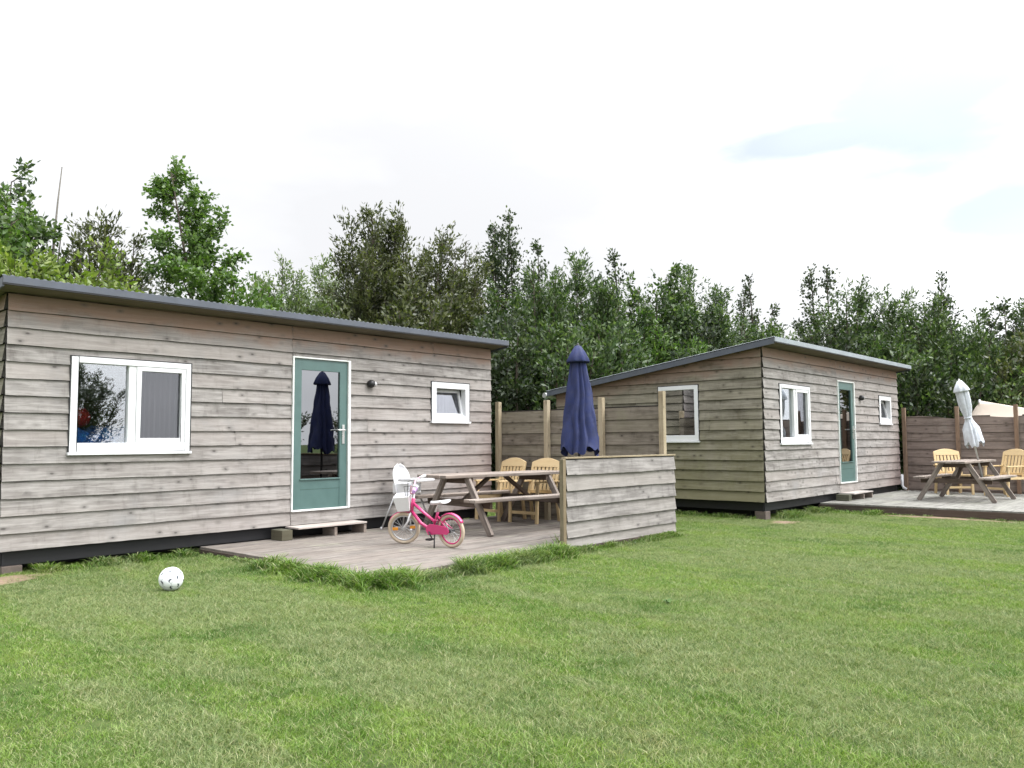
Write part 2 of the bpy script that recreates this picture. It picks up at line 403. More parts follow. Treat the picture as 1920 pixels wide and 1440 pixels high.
def grass_mat(dim=1.0):
    t = NT('grass_blade'); g = t.n('ShaderNodeNewGeometry').outputs['Position']
    at = t.n('ShaderNodeAttribute', attribute_name='rnd').outputs['Fac']
    big = t.noise(t.mapping(g, (1, 1, 1)), .38, 3, .55)
    band = t.noise(t.mapping(g, (1.1, .28, 1), rot=(0, 0, R(35))), 1.0, 4, .6)
    mid = t.noise(t.mapping(g, (1.25, .75, 1), rot=(0, 0, R(20)), loc=(9, 3, 0)), 1.5, 6, .7)
    fine = t.noise(g, 7.5, 4, .65)
    c = t.mix(t.rng(mid, .38, .60), (.118, .225, .026), (.215, .33, .05))
    c = t.mix(t.rng(fine, .35, .7, 0, .6), c, (.22, .30, .09))
    c = t.mix(t.rng(big, .50, .64, 0, .6), c, (.225, .28, .12))
    c = t.mix(t.rng(band, .47, .57, 0, .65), c, (.255, .295, .145))
    dry = t.math('MULTIPLY', t.rng(mid, .56, .72), t.rng(fine, .35, .6))
    c = t.mix(t.math('MULTIPLY', dry, .65), c, (.31, .26, .125))
    lush = t.noise(t.mapping(g, (1, 1, 1), loc=(31, 8, 0)), .9, 5, .65)
    c = t.mix(t.rng(lush, .54, .66, 0, .7), c, (.08, .17, .026))
    c = t.mix(t.rng(at, .80, .86, 0, .8), c, (.40, .38, .22))
    c = t.mix(t.rng(at, 0, .55, .75, 0), c, (.034, .085, .014))
    if dim != 1.0: c = t.mix(1.0, c, (dim, dim * 1.08, dim * .95), 'MULTIPLY')   # coarser, deeper green blades
    d = t.n('ShaderNodeBsdfDiffuse'); t.l(c, d.inputs[0])
    tr = t.n('ShaderNodeBsdfTranslucent'); t.l(t.mix(1, c, (1.0, 1.1, .6), 'MULTIPLY'), tr.inputs[0])
    gl = t.n('ShaderNodeBsdfGlossy'); gl.inputs['Roughness'].default_value = .5; gl.inputs[0].default_value = (.6, .6, .6, 1)
    m1 = t.n('ShaderNodeMixShader'); m1.inputs[0].default_value = .35; t.l(d.outputs[0], m1.inputs[1]); t.l(tr.outputs[0], m1.inputs[2])
    m2 = t.n('ShaderNodeMixShader'); m2.inputs[0].default_value = .035; t.l(m1.outputs[0], m2.inputs[1]); t.l(gl.outputs[0], m2.inputs[2])
    t.l(m2.outputs[0], t.out.inputs[0]); return t.m
M['grass'] = grass_mat()
M['grass_tall'] = grass_mat(.74)
def blades(name, base, height, width, lean, r, mat, segs=2):
    """base (n,3) array of roots -> one mesh of bent blades"""
    n = len(base)
    az = r.uniform(0, 2 * np.pi, n); la = r.uniform(0, 2 * np.pi, n)
    side = np.stack([np.cos(az), np.sin(az), np.zeros(n)], 1)
    ln = np.stack([np.cos(la), np.sin(la), np.zeros(n)], 1) * (lean * r.uniform(.2, 1, n) * height)[:, None]
    up = np.array([0, 0, 1.0]) * height[:, None]
    w = (width * .5)[:, None]
    rows = []
    for k in range(segs):
        f = k / segs
        p = base + up * f + ln * f ** 2
        rows += [p - side * w * (1 - .35 * f), p + side * w * (1 - .35 * f)]
    rows.append(base + up * (1 - .15 * lean) + ln)
    V = np.stack(rows, 1).reshape(-1, 3); m = 2 * segs + 1
    me = bpy.data.meshes.new(name)
    b = np.arange(n) * m
    loops = []; 
    quads = [(2 * k, 2 * k + 1, 2 * k + 3, 2 * k + 2) for k in range(segs - 1)]; tri = (2 * segs - 2, 2 * segs - 1, 2 * segs)
    per = sum(quads, ()) + tri; sizes = [4] * len(quads) + [3]
    L = (b[:, None] + np.array(per)[None]).ravel()
    nf = n * len(sizes); st = np.concatenate([[0], np.cumsum(sizes)[:-1]])
    starts = (np.arange(n)[:, None] * len(per) + st[None]).ravel()
    me.vertices.add(len(V)); me.vertices.foreach_set('co', V.ravel().astype(np.float32))
    me.loops.add(len(L)); me.loops.foreach_set('vertex_index', L.astype(np.int32))
    me.polygons.add(nf); me.polygons.foreach_set('loop_start', starts.astype(np.int32))
    me.update(calc_edges=True)
    a = me.attributes.new('rnd', 'FLOAT', 'POINT'); a.data.foreach_set('value', np.repeat(r.uniform(0, 1, n), m).astype(np.float32))
    me.materials.append(mat); return me

# soil patches worn bare beside the foundation blocks; grass keeps off them
SOIL = [(-.15, -.36, .50, .26), (10.45, -3.85, .34, .22), (13.0, -5.6, .14, 1.3)]
def in_soil(x, y, m=1.0):
    return any(((x - a) / (c * m)) ** 2 + ((y - b) / (d * m)) ** 2 < 1 for a, b, c, d in SOIL)
for (a, b, c, d) in SOIL:
    mb = MB(); n = 28
    ring = []
    for k in range(n):
        q = 2 * math.pi * k / n; w = 1 + .18 * math.sin(3 * q + a) + .1 * math.sin(7 * q)
        x, y = a + c * w * math.cos(q), b + d * w * math.sin(q); ring.append((x, y, ground_z(x, y) + .006))
    ctr = (a, b, ground_z(a, b) + .03)
    for k in range(n): mb.face((ctr, ring[k], ring[(k + 1) % n]), None, 0, True)
    tag(mb.build('bare_soil', M['soil']), kind='structure')

def lawn_grass():
    r = np.random.default_rng(5)
    pats = []
    T = .5
    hid = bpy.data.collections.new('grass_patches')
    for i in range(5):
        n = 3000
        base = np.stack([r.uniform(-T * .62, T * .62, n), r.uniform(-T * .62, T * .62, n), np.full(n, -.01)], 1)
        # clumping
        k = 26; cx = r.uniform(-T * .6, T * .6, (k, 2)); w = r.integers(0, k, n)
        m = r.uniform(0, 1, n) < .45
        base[m, :2] = cx[w[m]] + r.normal(0, .035, (m.sum(), 2))
        h = r.uniform(.018, .042, n) * np.where(m, 1.25, 1.0)
        me = blades('grass_patch', base, h, r.uniform(.0022, .0042, n), 1.3, r, M['grass'], 2)
        ob = bpy.data.objects.new('grass_patch', me); hid.objects.link(ob); pats.append(ob)
    cx, cy = -2.782, -9.656
    pts = []
    rr = random.Random(3)
    step = T
    for i in range(-60, 80):
        for j in range(-60, 80):
            x = cx + i * step; y = cy + j * step
            d = math.hypot(x - cx, y - cy)
            if d < 1.4 or d > 23: continue
            ang = (math.atan2(x - cx, y - cy) - R(48.1) + math.pi) % (2 * math.pi) - math.pi
            if abs(ang) > R(46) and d > 2.6: continue
            if 0.4 < x < 7.6 and .5 < y < 4.6: continue
            if 2.5 < x < 7.4 and -3.2 < y < .5: continue
            if 11.1 < x < 18 and -3.0 < y < 1: continue
            if 13.6 < x < 18 and -6.6 < y < -3: continue
            x += rr.uniform(-.06, .06); y += rr.uniform(-.06, .06)
            if in_soil(x, y, .55): continue
            pts.append((x, y, ground_z(x, y)))
            if d < 8: pts.append((x + rr.uniform(-.25, .25), y + rr.uniform(-.25, .25), ground_z(x, y)))
    me = bpy.data.meshes.new('grass'); me.from_pydata(pts, [], [])
    ob = bpy.data.objects.new('grass', me); COL.objects.link(ob)
    tag(ob, 'mown green lawn grass with paler dry streaks covering the ground', 'grass', kind='stuff')
    ng = bpy.data.node_groups.new('scatter_grass', 'GeometryNodeTree')
    ng.interface.new_socket('Geometry', in_out='INPUT', socket_type='NodeSocketGeometry')
    ng.interface.new_socket('Geometry', in_out='OUTPUT', socket_type='NodeSocketGeometry')
    N = ng.nodes; gi = N.new('NodeGroupInput'); go = N.new('NodeGroupOutput')
    ci = N.new('GeometryNodeCollectionInfo'); ci.inputs['Collection'].default_value = hid
    ci.inputs['Separate Children'].default_value = True; ci.inputs['Reset Children'].default_value = True
    ip = N.new('GeometryNodeInstanceOnPoints'); ip.inputs['Pick Instance'].default_value = True
    rv = N.new('FunctionNodeRandomValue'); rv.data_type = 'FLOAT_VECTOR'
    rv.inputs[0].default_value = (0, 0, 0); rv.inputs[1].default_value = (0, 0, 6.283)
    sv = N.new('FunctionNodeRandomValue'); sv.data_type = 'FLOAT'; sv.inputs[2].default_value = .8; sv.inputs[3].default_value = 1.25; sv.inputs['Seed'].default_value = 4
    mp = N.new('GeometryNodeMeshToPoints')
    ng.links.new(gi.outputs[0], mp.inputs[0]); ng.links.new(mp.outputs[0], ip.inputs['Points'])
    ng.links.new(ci.outputs[0], ip.inputs['Instance']); ng.links.new(rv.outputs[0], ip.inputs['Rotation']); ng.links.new(sv.outputs[1], ip.inputs['Scale'])
    ng.links.new(ip.outputs[0], go.inputs[0])
    md = ob.modifiers.new('scatter', 'NODES'); md.node_group = ng
    return len(pts)
print('grass patches', lawn_grass())

def tall_grass():
    """unmown fringe along decks, walls and posts"""
    r = np.random.default_rng(11)
    B = []; H = []
    def strip(x0, y0, x1, y1, spread, n, h0, h1, clump=.6, out=(0, 0)):
        t = r.uniform(0, 1, n)
        k = max(3, int(math.hypot(x1 - x0, y1 - y0) * 4)); cc = r.uniform(0, 1, k); w = r.integers(0, k, n)
        m = r.uniform(0, 1, n) < clump
        t = np.where(m, np.clip(cc[w] + r.normal(0, .022, n), 0, 1), t)
        s = np.abs(r.normal(0, 1, n)) * spread
        x = x0 + (x1 - x0) * t + out[0] * s; y = y0 + (y1 - y0) * t + out[1] * s
        hh = r.uniform(h0, h1, n) * np.where(m, 1.15, .8) * (1 - .5 * np.clip(s / (3 * spread), 0, 1))
        for a, b, c in zip(x, y, hh): B.append((a, b, ground_z(a, b) - .01)); H.append(c)
    strip(2.17, -.2, 2.17, -1.7, .07, 1700, .03, .085, out=(-1, 0))
    strip(2.17, -1.6, 2.15, -3.5, .14, 4200, .07, .19, out=(-1, 0))
    strip(2.0, -3.3, 2.5, -3.6, .2, 1500, .09, .22, out=(-.5, -.8))
    strip(2.1, -3.5, 4.6, -3.5, .11, 6500, .08, .20, out=(0, -1))
    strip(3.1, -3.53, 4.9, -3.53, .12, 3600, .09, .22, out=(0, -1))
    strip(4.6, -3.47, 7.7, -3.47, .07, 4200, .05, .12, out=(0, -1))
    strip(7.7, -3.3, 7.7, 0, .05, 900, .05, .12, out=(1, 0))
    strip(.35, -.04, 2.1, -.06, .10, 2400, .05, .13, out=(0, -1))
    strip(11.0, -3.5, 13.0, -3.5, .10, 2200, .06, .17, out=(0, -1))
    strip(10.62, -3.3, 10.62, 1.0, .06, 1500, .05, .12, out=(-1, 0))
    strip(13.05, -3.6, 13.05, -4.6, .14, 1500, .05, .14, out=(-1, 0))
    strip(13.05, -4.6, 13.05, -7.2, .06, 900, .03, .08, out=(-1, 0))
    # weeds poking through the deck boards
    strip(5.3, -3.25, 7.3, -3.0, .12, 500, .14, .26, out=(0, 1))
    n = len(B); H_ = np.array(H)
    me = blades('tall_grass', np.array(B), H_, r.uniform(.005, .013, n), 1.5, r, M['grass_tall'], 4)
    ob = bpy.data.objects.new('tall_grass', me); COL.objects.link(ob)
    tag(ob, 'long unmown grass fringing the deck edges and cabin walls', 'grass', kind='stuff')
tall_grass()

def weed(x, y, rad, n, label, seed):
    r = random.Random(seed); mb = MB()
    for k in range(n):
        a = 2 * math.pi * k / n + r.uniform(-.3, .3); L = rad * r.uniform(.6, 1.1); w = L * .16; d = Vector((math.cos(a), math.sin(a), 0)); s_ = Vector((-d.y, d.x, 0)); lift = r.uniform(.3, .6) * rad
        P = [Vector((0, 0, .0)), d * L * .35 + Vector((0, 0, lift)), d * L * .75 + Vector((0, 0, lift * 1.05)), d * L + Vector((0, 0, lift * .8))]
        W = [w * .3, w, w * .9, w * .05]
        for i in range(3): mb.face((P[i] - s_ * W[i], P[i + 1] - s_ * W[i + 1], P[i + 1] + s_ * W[i + 1], P[i] + s_ * W[i]), None, 0, True)
    o = mb.build('weed', plain('weed_leaf', (.055, .115, .022), .9, .3, 20), loc=(x, y, ground_z(x, y))); tag(o, label, 'weed', 'leafy weeds in the lawn')
for w_ in ((3.26, -5.98, .06, 11, 'small dark leafy weed in the open lawn, straight in front of the low screen', 1),): weed(*w_)

# ------------------------------------------------------------------ cladding
def clad(mb, S, Hs, T, openings, rows=15, pitch=.1808, joints=(), seed=0, mi=0, thick=.024, gmi=2):
    """overlapping boards with wavy lower edges; Hs(s) = wall height; T(s, out, z) -> point"""
    r = random.Random(seed)
    bs = {0.0, S}
    for a, b, c, d in openings: bs |= {a, b}
    for j in joints: bs |= {j}
    k = 0.0
    while k < S: bs.add(round(k, 4)); k += .11
    bs = sorted(bs); bs = [b for i, b in enumerate(bs) if i == 0 or b - bs[i - 1] > .012 or any(abs(b - q) < 1e-6 for o in openings for q in o[:2])]
    for row in range(rows + 1):
        zb = row * pitch; zt = zb + pitch
        if zb >= max(Hs(0), Hs(S)): break
        segs = [0.0] + sorted(joints) + [S]
        if S > 3: segs = sorted(set(segs + [S * r.uniform(.15, .85) for _ in range(r.choice([0, 0, 1, 1]))]))
        for g in range(len(segs) - 1):
            s0, s1 = segs[g], segs[g + 1]
            ph = [r.uniform(0, 6.28) for _ in range(4)]; am = r.uniform(.0008, .0032); big = r.uniform(.0, .0014)
            ou = (r.uniform(0, 40), r.uniform(0, 40)); gap0 = .003 if g else 0
            def wav(s):
                return am * (math.sin(s * 2.1 + ph[0]) + .6 * math.sin(s * 5.3 + ph[1]) + .35 * math.sin(s * 13 + ph[2])) + big * math.sin(s * 31 + ph[3])
            lo = r.uniform(-.002, .003)
            pts = [b for b in bs if s0 < b < s1]; pts = [s0 + gap0] + pts + [s1 - (.003 if g < len(segs) - 2 else 0)]
            for a, b in zip(pts[:-1], pts[1:]):
                if b - a < 1e-4: continue
                mid = (a + b) / 2
                iv = [(zb, zt)]
                for (o0, o1, oz0, oz1) in openings:
                    if o0 <= mid <= o1:
                        nv = []
                        for q0, q1 in iv:
                            if oz1 <= q0 or oz0 >= q1: nv.append((q0, q1)); continue
                            if oz0 > q0: nv.append((q0, oz0))
                            if oz1 < q1: nv.append((oz1, q1))
                        iv = nv
                for q0, q1 in iv:
                    def corner(s, top):
                        z = q1 if top else q0
                        if not top and abs(z - zb) < 1e-6: z += wav(s) - .004
                        if top and abs(z - zt) < 1e-6: z -= .007
                        z = min(z, Hs(s) + .0)
                        f = (z - zb) / pitch
                        return z, .008 + thick * (1 - f) + lo
                    za, oa = corner(a, 0); zb_, ob = corner(b, 0); zc, oc = corner(b, 1); zd, od = corner(a, 1)
                    if zc - zb_ < 1e-4 and zd - za < 1e-4: continue
                    mb.face((T(a, oa, za), T(b, ob, zb_), T(b, oc, zc), T(a, od, zd)),
                            ((a + ou[0], za + ou[1]), (b + ou[0], zb_ + ou[1]), (b + ou[0], zc + ou[1]), (a + ou[0], zd + ou[1])), mi)
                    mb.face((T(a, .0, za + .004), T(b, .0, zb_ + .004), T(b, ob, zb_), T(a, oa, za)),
                            ((a, 0), (b, 0), (b, .01), (a, .01)), gmi)  # board underside coloured dark as if unlit
                    if abs(q1 - zt) < 1e-6 and zd > zt - .02 and zc > zt - .02:   # dark strip painted in as the shade of the lap
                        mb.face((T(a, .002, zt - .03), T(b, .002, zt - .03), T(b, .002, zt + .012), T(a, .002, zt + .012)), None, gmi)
def plate(mb, S, Hs, T, openings, out, mi):
    """flat wall sheet with the same openings"""
    xs = sorted({0.0, S} | {q for o in openings for q in o[:2]})
    for a, b in zip(xs[:-1], xs[1:]):
        mid = (a + b) / 2; iv = [(0.0, None)]
        cut = sorted([(o[2], o[3]) for o in openings if o[0] <= mid <= o[1]])
        lo = 0.0; out_iv = []
        for c0, c1 in cut:
            out_iv.append((lo, c0)); lo = c1
        out_iv.append((lo, None))
        for q0, q1 in out_iv:
            za, zb = (q1, q1) if q1 is not None else (Hs(a), Hs(b))
            mb.face((T(a, out, q0), T(b, out, q0), T(b, out, zb), T(a, out, za)), None, mi)

L_, D_, H_, HB_ = 7.421, 4.58, 2.712, 2.075
SL = (H_ - HB_) / D_
def front_T(s, o, z): return (s, -o, z)
def left_T(s, o, z): return (-o, s, z)
def right_T(s, o, z): return (L_ + o, s, z)
def back_T(s, o, z): return (s, D_ + o, z)
WIN = (.639, 2.016, 1.018, 2.08); DOOR = (3.462, 4.433, .173, 2.293); SMALL = (6.029, 6.874, 1.443, 2.069); SIDE = (1.235, 2.076, 1.068, 2.091)

def frame_bars(mb, T, x0, x1, z0, z1, w, o0, o1, mi=0):
    """rectangular ring of bars of width w between depths o0 (inner) and o1 (outer)"""
    def bx(a, b, c, d):
        P = [T(q, o, z) for o in (o0, o1) for q, z in ((a, c), (b, c), (b, d), (a, d))]
        # order: P[0..3] inner ring, P[4..7] outer ring
        for idx in ((4, 5, 6, 7), (0, 3, 2, 1), (0, 1, 5, 4), (1, 2, 6, 5), (2, 3, 7, 6), (3, 0, 4, 7)):
            mb.face([P[i] for i in idx], None, mi)
    wl, wr, wb, wt_ = w if isinstance(w, tuple) else (w,) * 4
    bx(x0, x0 + wl, z0, z1); bx(x1 - wr, x1, z0, z1)
    bx(x0 + wl, x1 - wr, z0, z0 + wb); bx(x0 + wl, x1 - wr, z1 - wt_, z1)
def slab(mb, T, x0, x1, z0, z1, o0, o1, mi=0):
    P = [Vector(T(a, o, z)) for o in (o0, o1) for a, z in ((x0, z0), (x1, z0), (x1, z1), (x0, z1))]
    for idx in ((4, 5, 6, 7), (0, 3, 2, 1), (0, 1, 5, 4), (1, 2, 6, 5), (2, 3, 7, 6), (3, 0, 4, 7)):
        mb.face([P[i] for i in idx], [(P[i].x + P[i].y, P[i].z) for i in idx], mi)
def pane(T, x0, x1, z0, z1, o, parent, mat):
    mb = MB(); slab(mb, T, x0, x1, z0, z1, o - .003, o); return mb.build('pane', mat, parent)

def cabin(loc, label, side_visible, fmat, smat, seed, edge_mat):
    root = empty('cabin', loc, 0, label, 'cabin', 'grey wooden holiday cabins')
    Hf = lambda s: H_; Hsd = lambda s: H_ - SL * s; Hbk = lambda s: HB_
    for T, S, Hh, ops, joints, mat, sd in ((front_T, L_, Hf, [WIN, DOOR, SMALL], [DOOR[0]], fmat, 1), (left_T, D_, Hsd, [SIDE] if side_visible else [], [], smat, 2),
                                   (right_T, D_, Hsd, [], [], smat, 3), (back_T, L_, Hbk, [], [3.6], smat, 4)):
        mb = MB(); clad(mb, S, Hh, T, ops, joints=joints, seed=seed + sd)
        plate(mb, S, Hh, T, ops, -.10, 1)
        for (a, b, c, d) in ops:   # reveals
            for P in ((T(a, 0, c), T(b, 0, c), T(b, -.1, c), T(a, -.1, c)), (T(a, 0, d), T(b, 0, d), T(b, -.1, d), T(a, -.1, d)),
                      (T(a, 0, c), T(a, 0, d), T(a, -.1, d), T(a, -.1, c)), (T(b, 0, c), T(b, 0, d), T(b, -.1, d), T(b, -.1, c))): mb.face(P, None, 1)
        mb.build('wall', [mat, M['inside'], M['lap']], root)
    # room: floor and a partition
    mb = MB(); mb.box((L_ / 2, D_ / 2, .05), (L_ - .2, D_ - .2, .06)); mb.build('room_floor', M['floor_in'], root)
    for q0 in (3.0, 5.3):
        mb = MB(); mb.box((q0, D_ / 2, 1.15), (.08, D_ - .3, 2.0)); mb.build('partition', M['inside'], root)
    # roof
    sx, of, ob = .12, .32, .16
    def rz(y): return H_ - SL * y
    def roof_slab(mb, x0, x1, y0, y1, d0, d1, mi=0, xf=(0, 0, 0, 0)):
        P = [Vector((x, y, rz(y) + d)) for d in (d0, d1) for x, y in ((x0, y0), (x1, y0), (x1, y1), (x0, y1))]
        for idx in ((4, 5, 6, 7), (0, 3, 2, 1), (0, 1, 5, 4), (1, 2, 6, 5), (2, 3, 7, 6), (3, 0, 4, 7)):
            mb.face([P[i] for i in idx], [(P[i].x + P[i].y * (0 if abs(P[idx[0]].x - P[idx[1]].x) > .01 else 1), P[i].z + P[i].y) for i in idx], mi)
    mb = MB(); roof_slab(mb, -sx, L_ + sx, -of + .02, D_ + ob - .02, .003, .045)
    roof = mb.build('roof', M['soffit'], root)
    mb = MB()
    roof_slab(mb, -sx - .02, L_ + sx + .02, -of - .004, -of + .018, .004, .078); f = mb.build('fascia', edge_mat, roof)
    mb = MB(); roof_slab(mb, -sx - .02, L_ + sx + .02, -of + .0, -of + .016, -.012, .0035); mb.build('drip_edge', M['rim_dark'], roof)
    for q0 in (-sx - .022, L_ + sx + .002):
        mb = MB(); roof_slab(mb, q0, q0 + .02, -of + .02, D_ + ob, -.03, .07); mb.build('verge_trim', M['fascia'], roof)
    mb = MB(); x = -sx - .03; y0, y1 = -of + .004, D_ + ob + .02; n = int((L_ + 2 * sx + .06) / .0127)
    zz = lambda i: .069 + .007 * (1 + math.sin(i * math.pi / 3))
    for i in range(n):
        a = x + i * .0127; b = a + .0127
        mb.face(((a, y0, rz(y0) + zz(i) + .008), (b, y0, rz(y0) + zz(i + 1) + .008), (b, y1, rz(y1) + zz(i + 1) + .008), (a, y1, rz(y1) + zz(i) + .008)), None, 0, True)
        mb.face(((a, y0, rz(y0) + zz(i) - .003), (b, y0, rz(y0) + zz(i + 1) - .003), (b, y0, rz(y0) + zz(i + 1) + .008), (a, y0, rz(y0) + zz(i) + .008)), None, 0)
    mb.build('roof_sheet', M['roof'] if edge_mat is M['fascia'] else [edge_mat], roof)
    mb = MB(); yb = D_ + ob + .05; mb.tube([(-sx - .05, yb, rz(yb) + .0), (L_ + sx, yb, rz(yb) - .02)], .055, 12); mb.build('gutter', M['silver'], roof)
    # skirting under the wall
    mb = MB()
    for T, S in ((front_T, L_), (left_T, D_), (right_T, D_), (back_T, L_)): slab(mb, T, .03, S - .03, -.16, .012, -.07, -.045)
    mb.build('skirting', M['black_skirt'], root)
    mb = MB()
    for T, S in ((front_T, L_), (left_T, D_), (right_T, D_), (back_T, L_)): slab(mb, T, .25, S - .25, -.45, .0, -.42, -.40)
    mb.build('underfloor_sheet', M['black_skirt'], root)
    zb = loc[2]
    for x, y in ((.14, .12), (L_ / 2, .12), (L_ - .2, .12), (.14, D_ - .2), (L_ - .2, D_ - .2), (.10, D_ / 2)):
        mb = MB(); mb.box((x, y, (-.165 - zb) / 2), (.2, .2, zb - .165)); mb.build('foundation_block', M['concrete' if seed < 50 else 'concrete'], root, bevel=.01)
    # front window
    T = front_T; x0, x1, z0, z1 = WIN
    mb = MB(); frame_bars(mb, T, x0, x1, z0, z1, (.075, .06, .10, .065), -.06, .04)
    m1, m2 = x0 + .66, x0 + .745
    slab(mb, T, m1 - .028, m2 - .025, z0 + .10, z1 - .065, -.06, .025)
    w = mb.build('window', M['white'], root, bevel=.004)
    mb = MB(); frame_bars(mb, T, x0 - .012, x1 + .014, z0 - .002, z1 + .014, .012, -.02, .036); mb.build('edge_shade', M['rim_dark'], w)  # dark strip standing in for the shadow gap round the frame
    mb = MB(); frame_bars(mb, T, m2 - .023, x1 - .062, z0 + .102, z1 - .067, .052, -.05, .034); mb.build('sash', M['white'], w, bevel=.004)
    mb = MB(); slab(mb, T, x0 - .02, x1 + .02, z0 - .035, z0 - .004, .0, .062); mb.build('sill', M['white'], w, bevel=.004)
    pane(T, x0 + .07, m1 - .02, z0 + .09, z1 - .06, -.02, w, M['glass'])
    pane(T, m2 + .02, x1 - .1, z0 + .14, z1 - .11, -.01, w, M['wing_glass'])
    # small window with its sash tilted in
    x0, x1, z0, z1 = SMALL
    mb = MB(); frame_bars(mb, T, x0, x1, z0, z1, .095, -.06, .04); w = mb.build('window', M['white'], root, bevel=.004)
    mb = MB(); frame_bars(mb, T, x0 - .012, x1 + .014, z0 - .002, z1 + .014, .012, -.02, .036); mb.build('edge_shade', M['rim_dark'], w)
    mb = MB(); slab(mb, T, x0 - .02, x1 + .02, z0 - .035, z0 - .004, .0, .062); mb.build('sill', M['white'], w, bevel=.004)
    def tilt(s, o, z): return (s, -o + (z - z0 - .09) * .24 + .03, z)
    mb = MB(); frame_bars(mb, tilt, x0 + .09, x1 - .09, z0 + .08, z1 - .10, .05, -.03, .03); mb.build('sash', M['white'], w, bevel=.004)
    pane(tilt, x0 + .13, x1 - .13, z0 + .12, z1 - .14, .0, w, M['wing_glass'])
    # side window
    if side_visible:
        T = left_T; x0, x1, z0, z1 = SIDE
        mb = MB(); frame_bars(mb, T, x0, x1, z0, z1, (.075, .075, .10, .075), -.06, .04); w = mb.build('window', M['white'], root, bevel=.004)
        mb = MB(); slab(mb, T, x0 - .02, x1 + .02, z0 - .035, z0 - .004, .0, .062); mb.build('sill', M['white'], w, bevel=.004)
        mb = MB(); frame_bars(mb, T, x0 - .014, x1 + .014, z0 - .002, z1 + .014, .012, -.02, .036); mb.build('edge_shade', M['rim_dark'], w)
        pane(T, x0 + .07, x1 - .07, z0 + .09, z1 - .07, -.02, w, M['glass_dim'])
    # door
    T = front_T; x0, x1, z0, z1 = DOOR
    mb = MB(); frame_bars(mb, T, x0 + .022, x1 - .045, z0 + .025, z1 - .022, (.13, .13, .395, .155), -.03, .018)
    d = mb.build('door', M['teal'], root, bevel=.003)
    for zz_ in (.305, .435):
        mb = MB(); slab(mb, T, x0 + .15, x1 - .17, z0 + zz_ - .02 + .0, z0 + zz_ - .008, .0175, .0195); mb.build('groove', M['teal_dark'], d)
    mb = MB(); slab(mb, T, x0 + .14, x1 - .165, z0 + .418, z0 + .438, .012, .036); mb.build('weather_bar', M['teal'], d, bevel=.003)
    mb = MB(); frame_bars(mb, T, x0, x1, z0, z1, (.02, .043, .022, .02), -.05, .045); mb.build('door_frame', M['white_paint'], d, bevel=.003)
    pane(T, x0 + .145, x1 - .168, z0 + .415, z1 - .17, -.005, d, M['door_glass'])
    mb = MB(); hx = x1 - .115; slab(mb, T, hx - .02, hx + .02, 1.09, 1.36, .018, .03); hm = mb
    hm.tube([(hx, -.03, 1.285), (hx, -.075, 1.285), (hx - .02, -.085, 1.285), (hx - .13, -.085, 1.285)], .011, 8)
    hm.build('door_handle', M['metal'], d, bevel=.002)
    # wall lamp: dark half-round hood, grey bowl
    cx, cz = 4.79, 1.975
    mb = MB(); prof = [(.0, .0), (.055, .0), (.058, .03), (.052, .065), (.03, .085), (0, .09)]
    mb.lathe([(a, -b) for a, b in prof], 20, (cx, -.03, cz), 'Y', cap=False); mb.tube([(cx - .03, -.06, cz), (cx + .03, -.06, cz)], .05, 16)
    lamp = mb.build('wall_lamp', M['black'], root)
    mb = MB(); mb.lathe([(.0, -.118), (.025, -.112), (.04, -.09), (.043, -.05)], 18, (cx + .045, -.0, cz - .005), 'Y', cap=False); mb.build('diffuser', M['grey_plastic'], lamp)
    return root

AZ, BX, BY, BZ = .3576, 10.659, -3.464, .3933
cabin((0, 0, AZ), 'long grey weatherboard cabin nearest the camera with a teal door and a wide white window', False, M['clad_front'], M['clad_side'], 10, M['fascia'])
cabin((BX, BY, BZ), 'grey weatherboard cabin farther right whose mossy side wall has a window facing the deck screen', True, M['clad_front'], M['clad_side'], 60, M['fascia_light'])

# what shows through the near window
mb = MB(); mb.box((1.55, 1.25, .72), (2.0, 1.5, .7)); t_ = empty('bed', (0, 0, AZ), 0, 'bed with a blue quilt seen through the wide window of the nearest cabin', 'bed')
mb.build('bed_base', M['inside'], t_)
mb = MB(); n = 22
def qz(i, j): return 1.27 + .04 * math.sin(i * .9 + j * .5) + .035 * math.sin(i * 2.3 - j * 1.7)
for i in range(n):
    for j in range(n):
        P = [(.55 + 2.1 * a / n, .35 + 1.7 * b / n, qz(a, b)) for a, b in ((i, j), (i + 1, j), (i + 1, j + 1), (i, j + 1))]
        mb.face(P, None, 0, True)
        Q = [(p[0], p[1], .9) for p in P]
        if j == 0: mb.face((Q[0], Q[1], P[1], P[0]), None, 0, True)
mb.build('quilt', M['blue_quilt'], t_)
mb = MB(); mb.box((1.5, 2.12, 1.2), (2.2, .05, 1.0)); mb.build('headboard', M['floor_in'], t_)
mb = MB(); mb.lathe([(0, -.05), (.08, -.045), (.12, 0), (.08, .06), (0, .08)], 20, (0, 0, 0), 'Y', cap=False)
tag(mb.build('cushion', M['red_cloth'], loc=(.98, .60, AZ + 1.42)), 'round red cushion lying on the blue quilt behind the wide window', 'cushion')
def curtain(cx, cy, z0, z1, w, label):
    mb = MB(); n = 60
    for i in range(n):
        a = cx + w * i / n; b = cx + w * (i + 1) / n
        ya = cy + .03 * math.sin(i * 1.1); yb = cy + .03 * math.sin((i + 1) * 1.1)
        mb.face(((a, ya, z0), (b, yb, z0), (b, yb, z1), (a, ya, z1)), None, 0, True)
    o = mb.build('curtain', M['curtain']); tag(o, label, 'curtain', 'grey curtains behind cabin windows')
    s = o.modifiers.new('thickness', 'SOLIDIFY'); s.thickness = .004
curtain(1.36, .17, AZ + .95, AZ + 2.12, .66, 'grey curtain behind the right pane of the nearest cabin\'s wide window')
